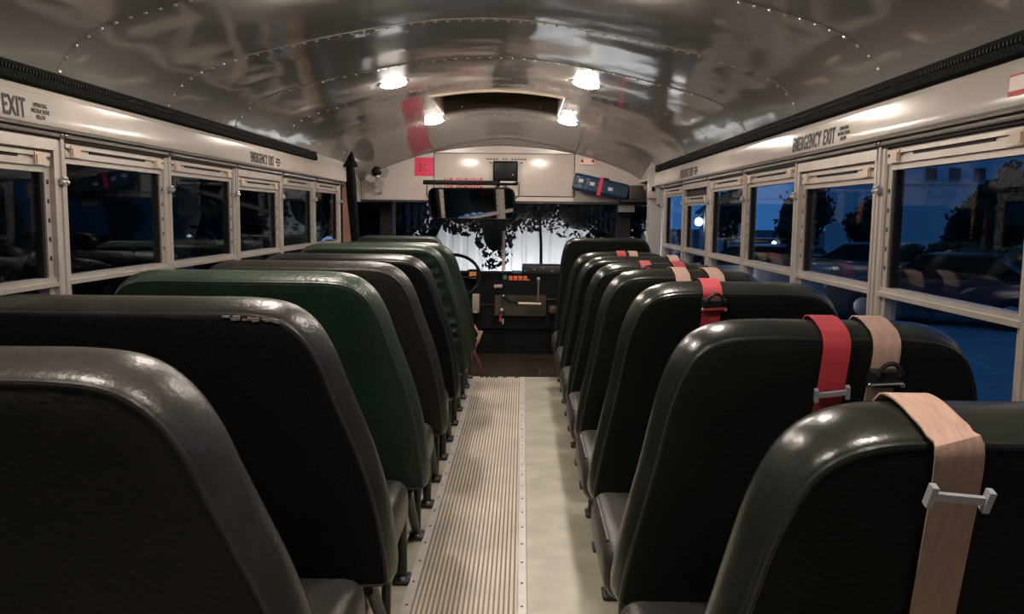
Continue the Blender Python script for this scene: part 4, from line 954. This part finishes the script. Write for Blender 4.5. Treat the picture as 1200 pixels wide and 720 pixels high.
# parked cars
def car(x, y, ang, col, label, L=4.2):
    e = empty('car', (x, y, GZ), label, 'car', 'cars parked beyond the right windows'); e.rotation_euler = (0, 0, ang)
    body = [(-L / 2, 0.28), (L / 2, 0.28), (L / 2, 0.62), (L / 2 - 0.2, 0.80), (L * 0.22, 0.92), (-L * 0.36, 0.96), (-L / 2 + 0.05, 0.90), (-L / 2, 0.6)]
    MB().extrude([(a, b) for a, b in body], -0.85, 0.85).build('body', mat('car_' + '_'.join('%d' % (c * 100) for c in col), col, 0.25, coat=0.5), e, local=True, angle=0.4)
    cab = [(L * 0.24, 0.92), (L * 0.06, 1.38), (-L * 0.22, 1.40), (-L * 0.38, 0.95)]
    MB().extrude(cab, -0.72, 0.72).build('cabin', mat('car_glass', (0.012, 0.014, 0.018), 0.1), e, local=True, angle=0.3)
    rf = [(L * 0.07, 1.375), (L * 0.055, 1.41), (-L * 0.215, 1.43), (-L * 0.23, 1.395)]
    MB().extrude(rf, -0.70, 0.70).build('roof', mat('car_' + '_'.join('%d' % (c * 100) for c in col), col, 0.25, coat=0.5), e, local=True)
    for wx in (-L * 0.31, L * 0.31):
        for wy in (-0.80, 0.80):
            w_ = MB().lathe([(0.20, -0.09), (0.31, -0.08), (0.31, 0.08), (0.20, 0.09)], (wx, wy, 0.31), (0, 1, 0), 18).build('wheel', mat('tyre', (0.012, 0.012, 0.012), 0.8), e, local=True)
            MB().lathe([(0.16, -0.095), (0.19, -0.09), (0.19, 0.09), (0.16, 0.095)], (wx, wy, 0.31), (0, 1, 0), 12).build('hub_cap', STEEL, w_, local=True)
    for q in (-0.6, 0.6):
        MB().box(L / 2 - 0.02, L / 2 + 0.015, q - 0.14, q + 0.14, 0.58, 0.70).build('headlight', mat('headlight', (0.7, 0.7, 0.7), 0.15), e, local=True, smooth=False)
        MB().box(-L / 2 - 0.015, -L / 2 + 0.02, q - 0.14, q + 0.14, 0.68, 0.80).build('tail_light', mat('tail_light', (0.45, 0.02, 0.03), 0.2), e, local=True, smooth=False)
for u, v, Y, an, col, lab in ((1000, 312, 23.5, 2.75, (0.22, 0.22, 0.22), 'silver car parked in the second right window'), (885, 302, 27.5, 2.75, (0.35, 0.02, 0.03), 'red car parked in the third right window'),
                              (1105, 318, 17.0, 2.55, (0.05, 0.05, 0.055), 'dark car parked in the nearest right window'), (872, 312, 21, 2.75, (0.30, 0.30, 0.30), 'pale car in front of the red car')):
    x, _ = pix(u, v, Y); car(x, Y, an, col, lab)
# dark trees added on the left to block the sky
LT = [(-4.4, 1.2, 5.0, 1.4), (-4.4, 3.9, 5.0, 1.5), (-4.6, 6.9, 5.5, 1.6), (-4.8, 10.1, 5.8, 1.7), (-5.0, 13.5, 6.0, 1.8), (-5.4, 17.4, 6.2, 2.1), (-5.8, 22.2, 6.5, 2.5), (-6.5, 28.2, 7.0, 3.1), (-8.0, 2.6, 6.5, 2.4), (-8.2, 7.6, 6.5, 2.4), (-8.6, 12.8, 7, 2.6), (-9.2, 18.6, 7.2, 2.9), (-4.6, -1.6, 5.2, 1.5), (-5.0, -4.6, 5.5, 1.7), (-8.0, -3.0, 6.5, 2.4)]
for i, (x, y, zt, r) in enumerate(LT):
    tree('sky_block_tree', x, y, GZ + 0.1, zt, r, 'tall dark dense tree added to block the sky outside the left windows', 'tree', 'added sky-blocking trees outside the left windows', leaf=0.16, n=1300, seed=i)
# lit corrugated wall seen through the windscreen, lit by unseen floodlights added at its foot
gw = empty('corrugated_wall', (0.5, 16, GZ), 'white corrugated wall lit from below, seen through the windscreen', 'wall')
first = None; CW = mat('white_corrugated', (0.80, 0.80, 0.80), 0.5, var=0.1, vscale=2)
for i in range(9):
    x = -2.1 + i * 0.56
    if first is None:
        first = MB().extrude([(0, 0), (0.06, 0), (0.10, -0.05), (0.24, -0.05), (0.28, 0), (0.34, 0), (0.38, -0.05), (0.50, -0.05), (0.545, 0), (0.555, 0), (0.555, 0.05), (0, 0.05)], 0, 3.6, axis='z').build('panel', CW, gw, smooth=False, local=True)
        first.location = (x - 0.5, 0, 0)
    else: copy_child(first, gw, (x - 0.5, 0, 0))
MB().box(-2.2, 3.0, 15.9, 16.1, GZ + 3.6, GZ + 3.75).build('coping', mat('pale_sill', (0.4, 0.4, 0.4), 0.6), gw, smooth=False)
FLOOD = emis_mat('added_flood_lens', (1.0, 0.98, 0.94), 190.0)  # added ground lamps, out of view, brighten the lower wall
for i, x in enumerate((-1.7, -0.3, 0.55, 1.5, 2.6)):
    e = empty('added_floodlight', (x, 15.1, GZ), 'unseen lamp added on the ground to light the corrugated wall', 'lamp', 'lamps added below the corrugated wall')
    f_ = MB().obox((x, 15.1, GZ + 0.16), (1, 0, 0), (0, 0.8, 0.6), (0, -0.6, 0.8), 0.13, 0.05, 0.09).build('housing', BLKMET, e, smooth=False)
    MB().obox((x, 15.145, GZ + 0.195), (1, 0, 0), (0, 0.8, 0.6), (0, -0.6, 0.8), 0.11, 0.006, 0.07).build('lens', FLOOD, e, smooth=False)
    MB().box(x - 0.05, x + 0.05, 15.05, 15.15, GZ, GZ + 0.10).build('stand', BLKMET, e, smooth=False)
# trees hanging before the wall
for u, v0, v1, Y, rr, lab in ((440, 312, 190, 10.6, 0.95, 'dark leafy tree at the far left of the windscreen'), (552, 306, 175, 12.4, 0.74, 'dark drooping tree just left of the windscreen bar'),
                              (722, 300, 180, 11.6, 0.78, 'dark leafy tree right in the windscreen'), (632, 276, 170, 13.8, 1.35, 'dark tree crown high in the middle of the windscreen')):
    x, zb = pix(u, v0, Y); _, zt = pix(u, v1, Y)
    tree('street_tree', x, Y, zb, zt + 0.9, rr, lab, 'tree', 'trees ahead of the bus', leaf=0.11, n=6500, trunk=False, gz=GZ, core=0.55, nb=22)
x, zb = pix(634, 285, 13.8); e = [o for o in bpy.data.objects if o.name.startswith('street_tree') and abs(o.location.y - 13.8) < 0.01][0]
MB().tube([(x + 0.03, 13.8, GZ), (x, 13.8, zb), (x - 0.04, 13.8, zb + 0.6)], [0.028, 0.024, 0.02], 8).build('trunk', BARK, e)
for o in [o for o in bpy.data.objects if o.name.startswith('street_tree') and abs(o.location.y - 13.8) > 0.01]:
    xx = o.location.x; xx = xx - 0.9 if xx < 0 else xx + 0.5
    MB().tube([(xx, o.location.y, GZ), (xx + (0.2 if xx < 0 else -0.1), o.location.y, 0.6), (o.location.x, o.location.y, 2.0)], [0.10, 0.08, 0.05], 8).build('trunk', BARK, o)
